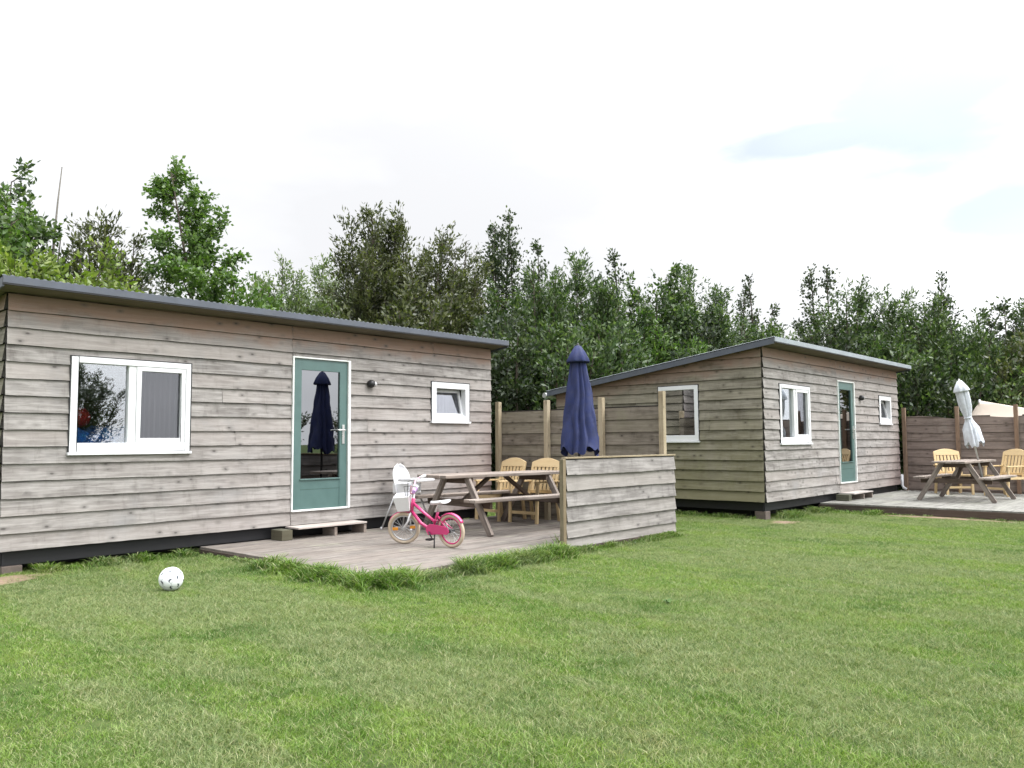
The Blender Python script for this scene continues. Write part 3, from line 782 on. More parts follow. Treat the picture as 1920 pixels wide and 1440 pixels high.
curtain(BX + 1.36, BY + .17, BZ + .95, BZ + 2.12, .66, 'grey curtain behind the right pane of the farther cabin\'s front window')
curtain(6.05, .5, AZ + 1.3, AZ + 2.12, .85, 'grey curtain behind the small tilted window of the nearest cabin')
curtain(BX + 6.05, BY + .5, BZ + 1.3, BZ + 2.12, .85, 'grey curtain behind the small window of the farther cabin')

# ------------------------------------------------------------------ steps, pipe
def doorstep(x0, x1, y, z0, z1, label):
    t = empty('doorstep', ((x0 + x1) / 2, y, z0), 0, label, 'step', 'wooden doorsteps')
    w = x1 - x0; h = z1 - z0
    mb = MB(); mb.box((.12, -.15, h - .012), (w - .24, .32, .024)); mb.build('tread', M['step_top'], t, bevel=.004)
    mb = MB(); mb.box((-w / 2 + .09, -.15, h / 2 - .01), (.16, .26, h - .02)); mb.build('support_block', M['step_wood'], t, bevel=.006)
    for q in (-w / 2 + .85, w / 2 - .02):
        mb = MB(); mb.box((q, -.15, (h - .038) / 2), (.045, .28, h - .038)); mb.build('leg', M['table'], t)
doorstep(3.15, 4.52, -.02, .19, .345, 'low wooden doorstep below the teal door of the nearest cabin')
doorstep(BX + 3.15, BX + 4.52, BY - .02, .235, .385, 'small dark doorstep under the door of the farther cabin')
mb = MB(); mb.tube([(18.15, -3.50, .62), (18.15, -3.50, .36), (18.15, -3.52, .31), (18.15, -3.60, .27)], .035, 10)
tag(mb.build('drain_pipe', M['white_plastic']), 'short white drain pipe elbow at the foot of the farther cabin\'s right corner', 'pipe')

# ------------------------------------------------------------------ decks
def deck(x0, x1, y0, y1, z, label, mat, edge_front=True):
    t = empty('deck', (x0, y0, z), 0, label, 'deck', 'low wooden decks in front of the cabins')
    mb = MB(); y = y0 + .004; r = random.Random(int(x0 * 10)); k = 0
    while y < y1 - .02:
        w = min(.14, y1 - y); j = x0 + (x1 - x0) * r.choice([.35, .5, .62]) if k % 2 else x1
        for a, b in ((x0 + .004, j - .002), (j + .002, x1 - .004)):
            if b - a > .1: mb.box(((a + b) / 2 - x0, y + w / 2 - y0 - .0025, -.014 + r.uniform(-.002, .002)), (b - a, w - .006, .028))
        y += w; k += 1
    mb.build('deck_boards', mat, t, bevel=.002)
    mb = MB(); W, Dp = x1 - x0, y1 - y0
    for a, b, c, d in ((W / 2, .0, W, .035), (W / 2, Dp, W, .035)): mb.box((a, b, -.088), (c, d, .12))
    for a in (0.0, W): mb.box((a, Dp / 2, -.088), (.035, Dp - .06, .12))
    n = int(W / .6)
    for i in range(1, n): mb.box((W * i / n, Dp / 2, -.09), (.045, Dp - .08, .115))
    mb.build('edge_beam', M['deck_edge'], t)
    return t
deck(2.2, 7.58, -3.46, .02, .19, 'worn grey-brown timber deck before the nearest cabin, with the pink bicycle on it', M['deck'])
deck(13.12, 18.2, -6.95, BY + .02, .24, 'grey timber deck before the farther cabin, with its dark edge beam above the lawn', M['deck_far'])

# ------------------------------------------------------------------ screens
def board_panel(mb, a, b, z0, z1, rows, seed, thick=.02, wavy_top=0.0):
    """boards on a line from a to b (x, y)"""
    a = Vector((a[0], a[1], 0)); b = Vector((b[0], b[1], 0)); d = (b - a); S = d.length; d.normalize(); nrm = Vector((d.y, -d.x, 0))
    def T1(s, o, z): p = a + d * s + nrm * (o + .004); return (p.x, p.y, z0 + z)
    def T2(s, o, z): p = a + d * s - nrm * (o + .004); return (p.x, p.y, z0 + z)
    H = z1 - z0; top = lambda s: H + wavy_top * (math.sin(s * 1.7 + seed) * .5 + .5 * math.sin(s * 4.1))
    clad(mb, S, top, T1, [], rows, H / rows, seed=seed, thick=thick)
    clad(mb, S, top, T2, [], rows, H / rows, seed=seed + 1, thick=thick)
    for s in (0, S): mb.face((T1(s, .02, 0), T2(s, .02, 0), T2(s, .012, top(s)), T1(s, .012, top(s))), None, 0)
    k = 0.0
    while k < S - 1e-3:
        e = min(k + .2, S); mb.face((T1(k, .012, top(k)), T1(e, .012, top(e)), T2(e, .012, top(e)), T2(k, .012, top(k))), None, 0); k = e
def post(parent, x, y, z0, z1, mat, w=.08):
    mb = MB(); mb.box((x, y, (z0 + z1) / 2), (w, w, z1 - z0), None, 0, 2)
    return mb.build('post', mat, parent, bevel=.004)
t_ = empty('fence', (7.62, 0, .1), 0, 'tall board screen with pale posts between the nearest cabin and the farther one', 'fence', 'tall board screens beside the decks')
ys = [-.05, -1.14, -2.24, -3.33]
for i in range(3):
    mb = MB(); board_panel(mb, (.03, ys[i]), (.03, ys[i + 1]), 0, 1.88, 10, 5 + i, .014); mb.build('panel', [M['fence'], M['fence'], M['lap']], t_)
for y, h in zip(ys, (2.05, 2.04, 2.04, 2.09)): post(t_, -.045, y, -.1, h, M['post'])
t_ = empty('low_screen', (5.05, -3.44, .08), 0, 'low grey board screen standing on the lawn edge of the near deck', 'screen')
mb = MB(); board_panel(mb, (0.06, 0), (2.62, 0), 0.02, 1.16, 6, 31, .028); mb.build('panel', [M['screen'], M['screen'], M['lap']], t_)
post(t_, .022, .0, -.06, 1.165, M['post_old'], .06)
mb = MB(); mb.box((1.34, .0, 1.178), (2.6, .062, .02)); mb.build('cap_rail', M['post'], t_)
post(t_, 2.5, .075, -.06, 1.16, M['post'], .07)
t_ = empty('fence', (18.22, BY, .1), 0, 'tall reddish board screen closing the farther deck on its right side', 'fence', 'tall board screens beside the decks')
ys = [-.12, -1.28, -2.46, -3.64]
for i in range(3):
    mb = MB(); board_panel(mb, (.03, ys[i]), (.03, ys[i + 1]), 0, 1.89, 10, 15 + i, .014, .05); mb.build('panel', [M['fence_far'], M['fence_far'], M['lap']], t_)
for y in ys: post(t_, -.045, y, -.1, 2.12, M['post_far'])

# ------------------------------------------------------------------ picnic tables
def picnic_table(loc, rz, label):
    t = empty('picnic_table', loc, rz, label, 'picnic table', 'wooden picnic tables on the decks')
    hl = 1.2
    mb = MB()
    for i in range(5): mb.box((rng.uniform(-.006, .006), -.33 + .066 + i * .136 - .007, .795), (2 * hl, .128, .042))
    mb.build('tabletop', M['table'], t, bevel=.006)
    for s in (-1, 1):
        mb = MB()
        for k in (0, 1): mb.box((0, s * (.60 + k * .13), .478), (2 * hl - .3, .122, .042))
        mb.build('bench', M['table'], t, bevel=.006)
    for x in (-.77, .77):
        for s in (-1, 1):
            mb = MB(); mb.beam((x, s * .78, .0), (x, s * .26, .772), .095, .045, up=(1, 0, 0)); mb.build('leg', M['table'], t, bevel=.004)
        mb = MB(); mb.box((x + .048 * (1 if x < 0 else -1), 0, .41), (.045, 1.46, .095)); mb.box((x + .048 * (1 if x < 0 else -1), 0, .73), (.045, .62, .085))
        mb.build('cross_beam', M['table_dark'], t, bevel=.004)
        mb = MB(); sx = 1 if x < 0 else -1; mb.beam((x + sx * .08, 0, .40), (x + sx * .62, 0, .765), .07, .045); mb.build('brace', M['table_dark'], t, bevel=.003)
    return t
tb = picnic_table((6.09, -1.40, .19), R(-7), 'grey picnic table on the near deck between the bicycle and the low screen')
t2 = copy_tree(tb); t2.location = (15.62, -5.45, .24); t2.rotation_euler = (0, 0, R(-3))
t2.scale = (.88, .88, .97)
t2['label'] = 'grey picnic table on the farther deck with the leaning pale parasol through it'

# ------------------------------------------------------------------ garden chairs
def garden_chair(loc, rz, label):
    """faces -y of its own frame; light pine armchair with arched slatted back"""
    t = empty('garden_chair', loc, rz, label, 'chair', 'light pine garden armchairs')
    W = .56; m = M['chair']
    tilt = .17
    def bk(x, z, o=0): return (x, .19 + (z - .40) * tilt * 1.6 + o, z)
    mb = MB()
    mb.beam(bk(-W / 2 + .02, .38), bk(-W / 2 + .02, .93), .05, .03, up=(0, 1, 0)); mb.beam(bk(W / 2 - .02, .38), bk(W / 2 - .02, .93), .05, .03, up=(0, 1, 0))
    n = 16; hw = W / 2
    for i in range(n):   # arched head rail
        a = -hw + 2 * hw * i / n; b = -hw + 2 * hw * (i + 1) / n
        za = .93 + .075 * math.cos(a / hw * 1.45) ; zb = .93 + .075 * math.cos(b / hw * 1.45); lo = .86
        P = [bk(a, lo, -.016), bk(b, lo, -.016), bk(b, zb, -.016), bk(a, za, -.016), bk(a, lo, .012), bk(b, lo, .012), bk(b, zb, .012), bk(a, za, .012)]
        for idx in ((0, 1, 2, 3), (7, 6, 5, 4), (3, 2, 6, 7), (0, 4, 5, 1)): mb.face([P[k] for k in idx], [(P[k][0] + 3, P[k][2]) for k in idx])
        if i in (0, n - 1): idx = (0, 3, 7, 4) if i == 0 else (1, 5, 6, 2); mb.face([P[k] for k in idx], [(P[k][1], P[k][2]) for k in idx])
    mb.beam(bk(-W / 2, .47), bk(W / 2, .47), .028, .055, up=(0, 0, 1))
    mb.build('back_frame', m, t, bevel=.003)
    for k in range(6):
        x = -.195 + k * .078; mb = MB(); mb.beam(bk(x, .49, -.002), bk(x, .87, -.002), .05, .014, up=(0, 1, 0)); mb.build('back_slat', m, t)
    mb = MB()
    for k in range(6): mb.box((0, -.245 + k * .082, .415 + .008 * (2.5 - k)), (W - .05, .066, .02))
    mb.build('seat', m, t, bevel=.003)
    for x in (-W / 2 + .01, W / 2 - .01):
        for y, h in ((-.25, .62), (.24, .42)):
            mb = MB(); mb.beam((x, y + (.07 if y > 0 else -.03), 0), (x, y, h), .05, .035, up=(0, 1, 0)); mb.build('leg', m, t, bevel=.003)
        mb = MB(); mb.box((x, -.0, .635), (.07, .60, .024)); mb.build('armrest', m, t, bevel=.004)
        mb = MB(); mb.box((x, 0, .385), (.028, .50, .05)); mb.build('seat_rail', m, t)
    mb = MB(); mb.box((0, -.255, .38), (W - .06, .024, .06)); mb.box((0, -.25, .16), (W - .04, .024, .045)); mb.build('front_rail', m, t)
    return t
CH = R(-90)   # facing -x
c1 = garden_chair((7.16, -1.20, .19), R(-90 + 2), 'pine garden chair against the near tall screen, the one closest to the low screen')
def another_chair(loc, rz, label):
    c = copy_tree(c1); c.location = loc; c.rotation_euler = (0, 0, rz); c['label'] = label; return c
another_chair((7.14, -.48, .19), R(-90 - 4), 'pine garden chair against the near tall screen, on the side of the cabin wall')
another_chair((17.42, -4.80, .24), R(-52), 'pine garden chair directly behind the farther picnic table')
another_chair((17.35, -5.82, .24), R(-118), 'pine garden chair right of the farther picnic table, turned toward it')

# ------------------------------------------------------------------ parasols
def parasol(loc, lean, label, cloth, tied, pole_mat, z_hem, z_top, rt, rb, base=True):
    t = empty('parasol', loc, 0, label, 'parasol')
    t.rotation_euler = lean
    n = 96; r = random.Random(4); off = [r.uniform(-.09, .09) for _ in range(8)]
    def fold(k, i):
        a = k / n * 8 + .35 * math.sin(k * .21 + i * .10) + .12 * math.sin(i * .9); q = a - math.floor(a)
        return .78 + .27 * abs(math.cos(math.pi * q)) ** .8 + off[int(a) % 8] + .03 * math.sin(i * 1.7 + k * .4)
    H = z_top - z_hem
    if not tied:
        prof = [(rt * .5, z_top - .10), (rt * .85, z_top - .25), (rt, z_top - .38)] + [(rt + (rb - rt) * f ** .85, z_top - .38 - (H - .38) * f) for f in [i / 12 for i in range(1, 13)]]
    else:
        prof = [(rt * .8, z_top - .10), (rt, z_top - .22), (rt * .98, z_top - .45), (rt * .85, z_top - .62), (rt * .52, z_top - .78), (rt * .62, z_top - .86), (rt * 1.25, z_top - 1.02), (rb, z_top - 1.25), (rb * 1.02, z_hem)]
    mb = MB(); mb.lathe(prof, n, fold=fold, cap=False)
    # inner lining so the hem has an inside
    mb.lathe([(a * .93, b + .004) for a, b in prof], n, fold=fold, cap=False)
    # ragged hem: let folds hang to different lengths
    zl = prof[-1][1]
    for i, v in enumerate(mb.v):
        if abs(v[2] - zl) < .006:
            a = math.atan2(v[1], v[0]); mb.v[i] = (v[0], v[1], v[2] + .045 * math.sin(a * 3 + 1) + .03 * math.sin(a * 8))
    can = mb.build('canopy', cloth, t)
    mb = MB(); mb.lathe([(0.012, z_top), (.045, z_top - .015), (rt * .9, z_top - .12), (rt * 1.28, z_top - .22), (rt * 1.22, z_top - .24), (rt * .7, z_top - .16)], n, fold=lambda k, i: 1 + .05 * math.cos(8 * 2 * math.pi * k / n), cap=False)
    mb.build('vent_cap', cloth, can)
    mb = MB(); mb.tube([(0, 0, .05), (0, 0, z_top + .01)], .019, 12); mb.lathe([(.0, z_top + .035), (.02, z_top + .02), (.015, z_top)], 12, cap=False); mb.build('pole', pole_mat, t)
    for k in range(8):
        a = 2 * math.pi * (k + .5) / 8; mb = MB(); q = rb * .45
        mb.tube([(.03 * math.cos(a), .03 * math.sin(a), z_top - .2), (q * math.cos(a), q * math.sin(a), z_hem + .03)], .006, 5); mb.build('rib', pole_mat, t)
    if tied:
        mb = MB(); mb.ring((0, 0, z_top - .79), (0, 0, 1), rt * .56, .012, 24, 6); mb.build('strap', cloth, t)
    if base:
        mb = MB(); mb.lathe([(.0, .0), (.24, 0), (.24, .05), (.10, .08), (.03, .10), (.03, .3), (0, .3)], 28, cap=False); mb.build('base', M['black'], t)
    return t
parasol((6.04, -2.96, .19), (0, 0, .3), 'closed navy blue parasol behind the low screen', M['navy'], False, M['black'], 1.14, 2.58, .125, .255)
lean_ax = Vector((.667, -.745, 0)); a_ = R(11)
q_ = Matrix.Rotation(-a_, 3, Vector((.745, .667, 0)))
parasol((16.20, -5.70, .24), q_.to_euler(), 'closed pale grey parasol leaning left over the farther picnic table', M['canvas'], True, M['silver'], 1.13, 2.48, .12, .17, False)

# ------------------------------------------------------------------ tent behind the far fence
def tent():
    t = empty('tent', (21.0, -4.62, .1), 0, 'cream canvas tent top showing above the reddish screen at the right edge', 'tent')
    ap = Vector((0, 0, 2.36)); C4 = [Vector(p) for p in ((-.35, .5, 1.6), (1.3, .5, 1.6), (1.6, -3.6, 1.72), (-.5, -3.9, 1.72))]
    mb = MB(); n = 8
    for i in range(4):
        a, b = C4[i], C4[(i + 1) % 4]
        for j in range(n):
            for k in range(n):
                def P(u, v):
                    e = a.lerp(b, v); p = ap.lerp(e, u); p.z -= .09 * math.sin(math.pi * u) * (1 if u < 1 else 0); return p
                mb.face((P(j / n, k / n), P((j + 1) / n, k / n), P((j + 1) / n, (k + 1) / n), P(j / n, (k + 1) / n)), None, 0, True)
    mb.build('roof', M['cream'], t)
    mb = MB()
    for i in range(4):
        a, b = C4[i], C4[(i + 1) % 4]; mb.face((a, b, Vector((b.x, b.y, 0)), Vector((a.x, a.y, 0))), None, 0)
    mb.build('wall', M['cream'], t)
    mb = MB(); mb.tube([(0, 0, 0), (0, 0, 2.38)], .03, 8); mb.build('pole', M['silver'], t)
tent()

# ------------------------------------------------------------------ high chair
def high_chair():
    t = empty('high_chair', (5.20, -.40, .19), R(-78), 'white plastic child high chair with thin legs standing by the cabin wall', 'high chair')
    # faces +x
    m = M['white_plastic']
    mb = MB(); n = 20
    rows = []
    for i in range(13):   # shell back: rounded top, curved round the child
        f = i / 12; z = .52 + .42 * f; hw = .19 * (1 - .0 * f) * (1 if f < .55 else math.sqrt(max(0.02, 1 - ((f - .55) / .45) ** 2)) * .98 + .02)
        rows.append([(-.13 - .05 * f + .10 * (abs(s) ** 2.2) * (1 - .6 * f), s * hw, z) for s in [-1 + 2 * k / n for k in range(n + 1)]])
    for i in range(12):
        for k in range(n):
            a, b, c, d = rows[i][k], rows[i][k + 1], rows[i + 1][k + 1], rows[i + 1][k]
            mb.face((a, b, c, d), None, 0, True)
    o = mb.build('backrest', m, t); s = o.modifiers.new('thickness', 'SOLIDIFY'); s.thickness = .018
    mb = MB(); mb.box((.0, 0, .53), (.30, .30, .03)); mb.box((0, -.155, .60), (.28, .02, .14)); mb.box((0, .155, .60), (.28, .02, .14)); mb.box((.13, 0, .615), (.03, .05, .16)); mb.build('seat', m, t, bevel=.008)
    mb = MB(); mb.box((.17, 0, .71), (.34, .44, .02)); frame_bars(mb, lambda s_, o_, z_: (s_, z_, .72 + o_), 0.0, .34, -.22, .22, .02, 0, .022); mb.build('tray', m, t, bevel=.006)
    for sx in (-1, 1):
        for sy in (-1, 1):
            mb = MB(); mb.tube([(sx * .12, sy * .12, .53), (sx * .27, sy * .26, .0)], .0125, 10); leg = mb.build('leg', M['silver'], t)
            mb = MB(); mb.lathe([(.016, 0), (.017, .03), (.012, .035)], 10, (sx * .27, sy * .26, 0)); mb.build('foot_cap', m, leg)
high_chair()

# ------------------------------------------------------------------ bicycle
def bicycle():
    rear = Vector((4.10, -2.50, .19)); fr = Vector((4.02, -1.75, .19)); d = (fr - rear); ang = math.atan2(d.y, d.x)
    t = empty('bicycle', rear, ang, 'pink child\'s bicycle with white saddle and front basket parked on the near deck', 'bicycle')
    wb = d.length; r = .205
    lean = R(4)
    t.rotation_euler = (-lean, 0, ang)
    st = R(32)   # steering angle of fork and front wheel
    hub_r = Vector((0, 0, r)); hub_f = Vector((wb, 0, r))
    head_top = Vector((wb - .16, 0, .56)); head_bot = Vector((wb - .115, 0, .40)); bb = Vector((.30, 0, .185)); seat_top = Vector((.17, 0, .50)); seat_base = Vector((.215, 0, .38))
    axis = (head_top - head_bot).normalized()
    def steer(p): return head_bot + Matrix.Rotation(st, 3, axis) @ (Vector(p) - head_bot)
    mb = MB()
    mb.tube([head_bot, head_top + axis * .02], .024, 12)
    mb.tube([head_bot.lerp(head_top, .75), Vector((.42, 0, .40)), Vector((.27, 0, .31)), seat_base + Vector((.01, 0, -.05))], .019, 10)
    mb.tube([head_bot.lerp(head_top, .1), Vector((.48, 0, .27)), bb], .021, 10)
    mb.tube([bb, seat_base, seat_base.lerp(seat_top, .35)], .018, 10)
    for s in (-1, 1):
        mb.tube([bb, hub_r + Vector((0, s * .05, 0))], .010, 8); mb.tube([seat_base, hub_r + Vector((.0, s * .05, 0))], .009, 8)
    mb.lathe([(.026, -.035), (.026, .035)], 14, bb, 'Y')
    mb.build('frame', M['pink'], t)
    def wheel(c, tr, name_m, reflect):
        ax = tr(Vector((c.x, 1, c.z))) - tr(Vector((c.x, 0, c.z))); cc = tr(c)
        mb = MB(); mb.ring(cc, ax, r - .022, .022, 48, 10); w = mb.build('wheel', M['tyre'], t)
        mb = MB(); mb.ring(cc, ax, r - .050, .011, 48, 6); mb.build('rim', name_m, w)
        mb = MB(); ax.normalize(); a = ax.cross(Vector((0, 0, 1))).normalized(); b = ax.cross(a)
        for k in range(20):
            q = 2 * math.pi * k / 20; o = ax * (.025 if k % 2 else -.025); dr = a * math.cos(q) + b * math.sin(q); dr2 = a * math.cos(q + .35) + b * math.sin(q + .35)
            mb.tube([cc + o + dr2 * .02, cc + dr * (r - .052)], .0018, 4, cap=False)
        mb.build('spokes', M['silver'], w)
        mb = MB(); mb.tube([cc - ax * .045, cc + ax * .045], .022, 14); mb.build('hub', M['black'] if not reflect else M['silver'], w)
        if reflect:
            mb = MB(); p = cc + (a * .75 + b * .05).normalized() * (r * .55); mb.box(p, (.07, .012, .035), Matrix((a, ax, b)).transposed()); mb.build('reflector', M['orange'], w)
            mb = MB(); p = cc - (a * .75 + b * .05).normalized() * (r * .55); mb.box(p, (.07, .012, .035), Matrix((a, ax, b)).transposed()); mb.build('reflector', M['orange'], w)
        return cc, ax, a, b
    ident = lambda p: Vector(p)
    wheel(hub_r, ident, M['pink'], False); cf, axf, af, bf = wheel(hub_f, steer, M['silver'], True)
    def guard(c, a, ax, q0, q1, name):
        mb = MB(); n = 18; up = Vector((0, 0, 1)); fwd = a
        P = []
        for k in range(n + 1):
            q = q0 + (q1 - q0) * k / n; dr = fwd * math.cos(q) + up * math.sin(q)
            P.append([c + dr * (r + .012) + ax * o - dr * (.012 if abs(o) > .02 else 0) for o in (-.03, -.015, .015, .03)])
        for k in range(n):
            for j in range(3): mb.face((P[k][j], P[k][j + 1], P[k + 1][j + 1], P[k + 1][j]), None, 0, True)
        o = mb.build('mudguard', M['pink'], t); s = o.modifiers.new('thickness', 'SOLIDIFY'); s.thickness = .003
    guard(hub_r, Vector((1, 0, 0)), Vector((0, 1, 0)), R(15), R(150), 'r')
    ff = (steer(hub_f + Vector((.1, 0, 0))) - cf).normalized(); guard(cf, ff, axf, R(35), R(168), 'f')
    mb = MB()
    for s in (-1, 1):
        mb.tube([steer(head_bot + Vector((0, 0, -.0))), steer(head_bot + Vector((.012, s * .05, -.02))), steer(Vector((wb - .07, s * .05, .30))), steer(hub_f + Vector((0, s * .05, 0)))], [.014, .014, .013, .010], 10)
    mb.tube([steer(head_bot), steer(head_top + axis * .07)], .012, 8)
    mb.build('fork', M['white_plastic'], t)
    mb = MB(); top = head_top + axis * .08
    for s in (-1, 1):
        mb.tube([steer(top), steer(top + Vector((.03, s * .07, .02))), steer(top + Vector((.0, s * .15, .13))), steer(top + Vector((-.05, s * .22, .15)))], .0095, 8)
    hb = mb.build('handlebar', M['pale_pink'], t)
    for s in (-1, 1):
        mb = MB(); mb.tube([steer(top + Vector((-.04, s * .205, .147))), steer(top + Vector((-.11, s * .27, .155)))], .016, 10); mb.build('grip', M['white_plastic'], hb)
    mb = MB(); mb.tube([steer(top + Vector((-.01, -.08, .04))), steer(top + Vector((-.01, .08, .04)))], .022, 10); mb.build('handlebar_pad', M['mauve'], hb)
    mb = MB()
    for s in (-1, 1):
        pts = [steer(top + Vector((-.03, s * .17, .14))), steer(top + Vector((.09, s * .13, .13))), steer(top + Vector((.10, s * .05, .0))), steer(head_bot + Vector((.03, s * .03, .02)))]
        if s < 0: pts += [Vector((.42, -.03, .30)), Vector((.28, -.035, .26)), hub_r + Vector((.03, -.05, .06))]
        cur = [Vector(p) for p in pts]
        mb.tube(cur, .0035, 5)
    mb.build('brake_cable', M['black'], t)
    # basket: tapered white box on the handlebar
    mb = MB(); lo = [(.02, -.075), (.17, -.075), (.17, .075), (.02, .075)]; hi = [(.0, -.12), (.20, -.12), (.20, .12), (.0, .12)]
    zb_, zt_ = head_top.z - .12, head_top.z + .07; x_ = head_top.x + .03
    for i in range(4):
        a0, a1 = lo[i], lo[(i + 1) % 4]; b0, b1 = hi[i], hi[(i + 1) % 4]
        mb.face([steer(Vector((x_ + p[0], p[1], z))) for p, z in ((a0, zb_), (a1, zb_), (b1, zt_), (b0, zt_))], None, 0)
    mb.face([steer(Vector((x_ + p[0], p[1], zb_))) for p in lo], None, 0)
    o = mb.build('basket', M['white_plastic'], t); s = o.modifiers.new('thickness', 'SOLIDIFY'); s.thickness = .01
    # saddle
    mb = MB(); n = 10
    S = []
    for i in range(n + 1):
        f = i / n; x = -.11 + .24 * f; w = .075 * (1 - f) ** .8 + .022; z = seat_top.z + .045 + .018 * (1 - f) ** 2 - .01 * f
        S.append([Vector((seat_top.x + x, w * math.cos(q), z + (.018 if math.sin(q) > 0 else .03) * math.sin(q))) for q in [2 * math.pi * k / 12 for k in range(12)]])
    for i in range(n):
        for k in range(12): mb.face((S[i][k], S[i][(k + 1) % 12], S[i + 1][(k + 1) % 12], S[i + 1][k]), None, 0, True)
    mb.face(S[0][::-1]); mb.face(S[-1]); mb.build('saddle', M['white_plastic'], t)
    mb = MB(); mb.tube([seat_base.lerp(seat_top, .3), seat_top + Vector((0, 0, .04))], .012, 8); mb.build('seat_post', M['silver'], t)
    # chain guard on the near (left, +y?) side, cranks and pedals
    for s in (1, -1):
        if s == 1:
            mb = MB(); y = s * .045; pr = [(.0, .0), (.02, .055), (.14, .075), (.30, .085), (.36, .05), (.37, .0), (.33, -.05), (.18, -.035), (.03, -.03)]
            P = [Vector((p[0] - .01, y, r - .01 + p[1])) for p in pr]; Q = [p + Vector((0, .014, 0)) for p in P]
            mb.face(P[::-1]); mb.face(Q)
            for k in range(len(P)): mb.face((P[k], P[(k + 1) % len(P)], Q[(k + 1) % len(P)], Q[k]))
            mb.build('chain_guard', M['pink'], t, bevel=.003)
        an = R(-125) if s == 1 else R(55); e = bb + Vector((.095 * math.cos(an), s * .075, .095 * math.sin(an)))
        mb = MB(); mb.tube([bb + Vector((0, s * .03, 0)), bb + Vector((0, s * .068, 0)), e], .009, 8); cr = mb.build('crank', M['black'], t)
        mb = MB(); mb.box(e + Vector((0, s * .045, 0)), (.075, .07, .022)); mb.build('pedal', M['black'], cr, bevel=.003)
    mb = MB(); mb.tube([Vector((.24, .03, .17)), Vector((.17, .13, .01))], .008, 6); mb.build('kickstand', M['black'], t)
bicycle()

# ------------------------------------------------------------------ football
BALL = (.77, -2.24)
def football():
    x, y = BALL; r = .108; z = ground_z(x, y) + r + .003
    mb = MB(); n, m = 40, 24
    for i in range(m):
        for k in range(n):
            def P(i, k): a = math.pi * i / m; b = 2 * math.pi * k / n; return (r * math.sin(a) * math.cos(b), r * math.sin(a) * math.sin(b), r * math.cos(a))
            mb.face((P(i, k), P(i + 1, k), P(i + 1, k + 1), P(i, k + 1)), None, 0, True)
    t = NT('football_skin'); g = t.n('ShaderNodeTexCoord').outputs['Object']
    vo = t.n('ShaderNodeTexVoronoi', feature='DISTANCE_TO_EDGE'); vo.inputs['Scale'].default_value = 9; t.l(g, vo.inputs['Vector'])
    seam = t.rng(vo.outputs['Distance'], .0, .035)
    col = t.mix(seam, (.42, .44, .47), (.80, .82, .84)); col = t.mix(t.rng(t.noise(g, 14, 4), .5, .7, 0, .25), col, (.5, .5, .42))
    t.bsdf(col, .35, seam, .5, .004)
    rr = random.Random(12)
    for k in range(26):
        zc = 1 - 2 * (k + .5) / 26; ph = k * 2.399963; cr = math.sqrt(1 - zc * zc); c = Vector((cr * math.cos(ph), cr * math.sin(ph), zc))
        a = c.cross(Vector((.3, .5, .8))).normalized(); b = c.cross(a); q = rr.uniform(0, 6.28); d1 = a * math.cos(q) + b * math.sin(q); d2 = c.cross(d1)
        pts = []; wd = []
        for j in range(7):
            s = -1 + j / 3; v = (c + d1 * .19 * s + d2 * .10 * s * s).normalized() * (r + .0008); pts.append(v); wd.append((.0062 * (1 - abs(s) ** 2) + .0012))
        for j in range(6):
            p, q_ = pts[j], pts[j + 1]; n1 = p.normalized(); tg = (q_ - p).normalized(); sd = n1.cross(tg)
            mb.face((p - sd * wd[j], q_ - sd * wd[j + 1], q_ + sd * wd[j + 1], p + sd * wd[j]), None, 1, True)
    o = mb.build('football', [t.m, plain('ball_ink', (.02, .025, .05), .4, .1, 5)], loc=(x, y, z)); tag(o, 'white football with short dark curved marks lying on the lawn', 'ball')
    o.rotation_euler = (.3, .2, .5)
football()

# ------------------------------------------------------------------ trees
def leaf_mat(name, c0, c1, c2, trans=.35):
    t = NT(name); g = t.n('ShaderNodeTexCoord').outputs['Object']
    at = t.n('ShaderNodeAttribute', attribute_name='rnd').outputs['Fac']
    n = t.noise(g, .9, 3, .6); c = t.mix(t.rng(n, .35, .65), c0, c1); c = t.mix(t.rng(at, .45, 1, 0, 1.0), c, c2); c = t.mix(t.rng(at, 0, .35, .55, 0), c, sc(c0, .55))  # random leaves take the brighter c2 as painted highlights
    p = t.n('ShaderNodeBsdfPrincipled'); t.l(c, p.inputs['Base Color']); p.inputs['Roughness'].default_value = .42; p.inputs['Specular IOR Level'].default_value = .5
    tr = t.n('ShaderNodeBsdfTranslucent'); t.l(t.mix(1, c, (1.1, 1.25, .5), 'MULTIPLY'), tr.inputs[0])
    m = t.n('ShaderNodeMixShader'); m.inputs[0].default_value = trans; t.l(p.outputs[0], m.inputs[1]); t.l(tr.outputs[0], m.inputs[2]); t.l(m.outputs[0], t.out.inputs[0])
    return t.m
LEAF = {
    'yellow': leaf_mat('leaf_yellow_green', (.105, .165, .022), (.15, .21, .035), (.22, .27, .07)),
    'bright': leaf_mat('leaf_fresh', (.060, .125, .022), (.085, .155, .03), (.14, .21, .06)),
    'mid': leaf_mat('leaf_mid', (.028, .056, .017), (.050, .088, .028), (.14, .19, .085)),
    'pale': leaf_mat('leaf_pale_willow', (.10, .15, .065), (.14, .19, .085), (.22, .26, .15)),
    'olive': leaf_mat('leaf_olive', (.036, .048, .017), (.062, .074, .028), (.14, .15, .075)),
    'dark': leaf_mat('leaf_dark', (.022, .038, .016), (.034, .054, .024), (.10, .125, .075)),
}
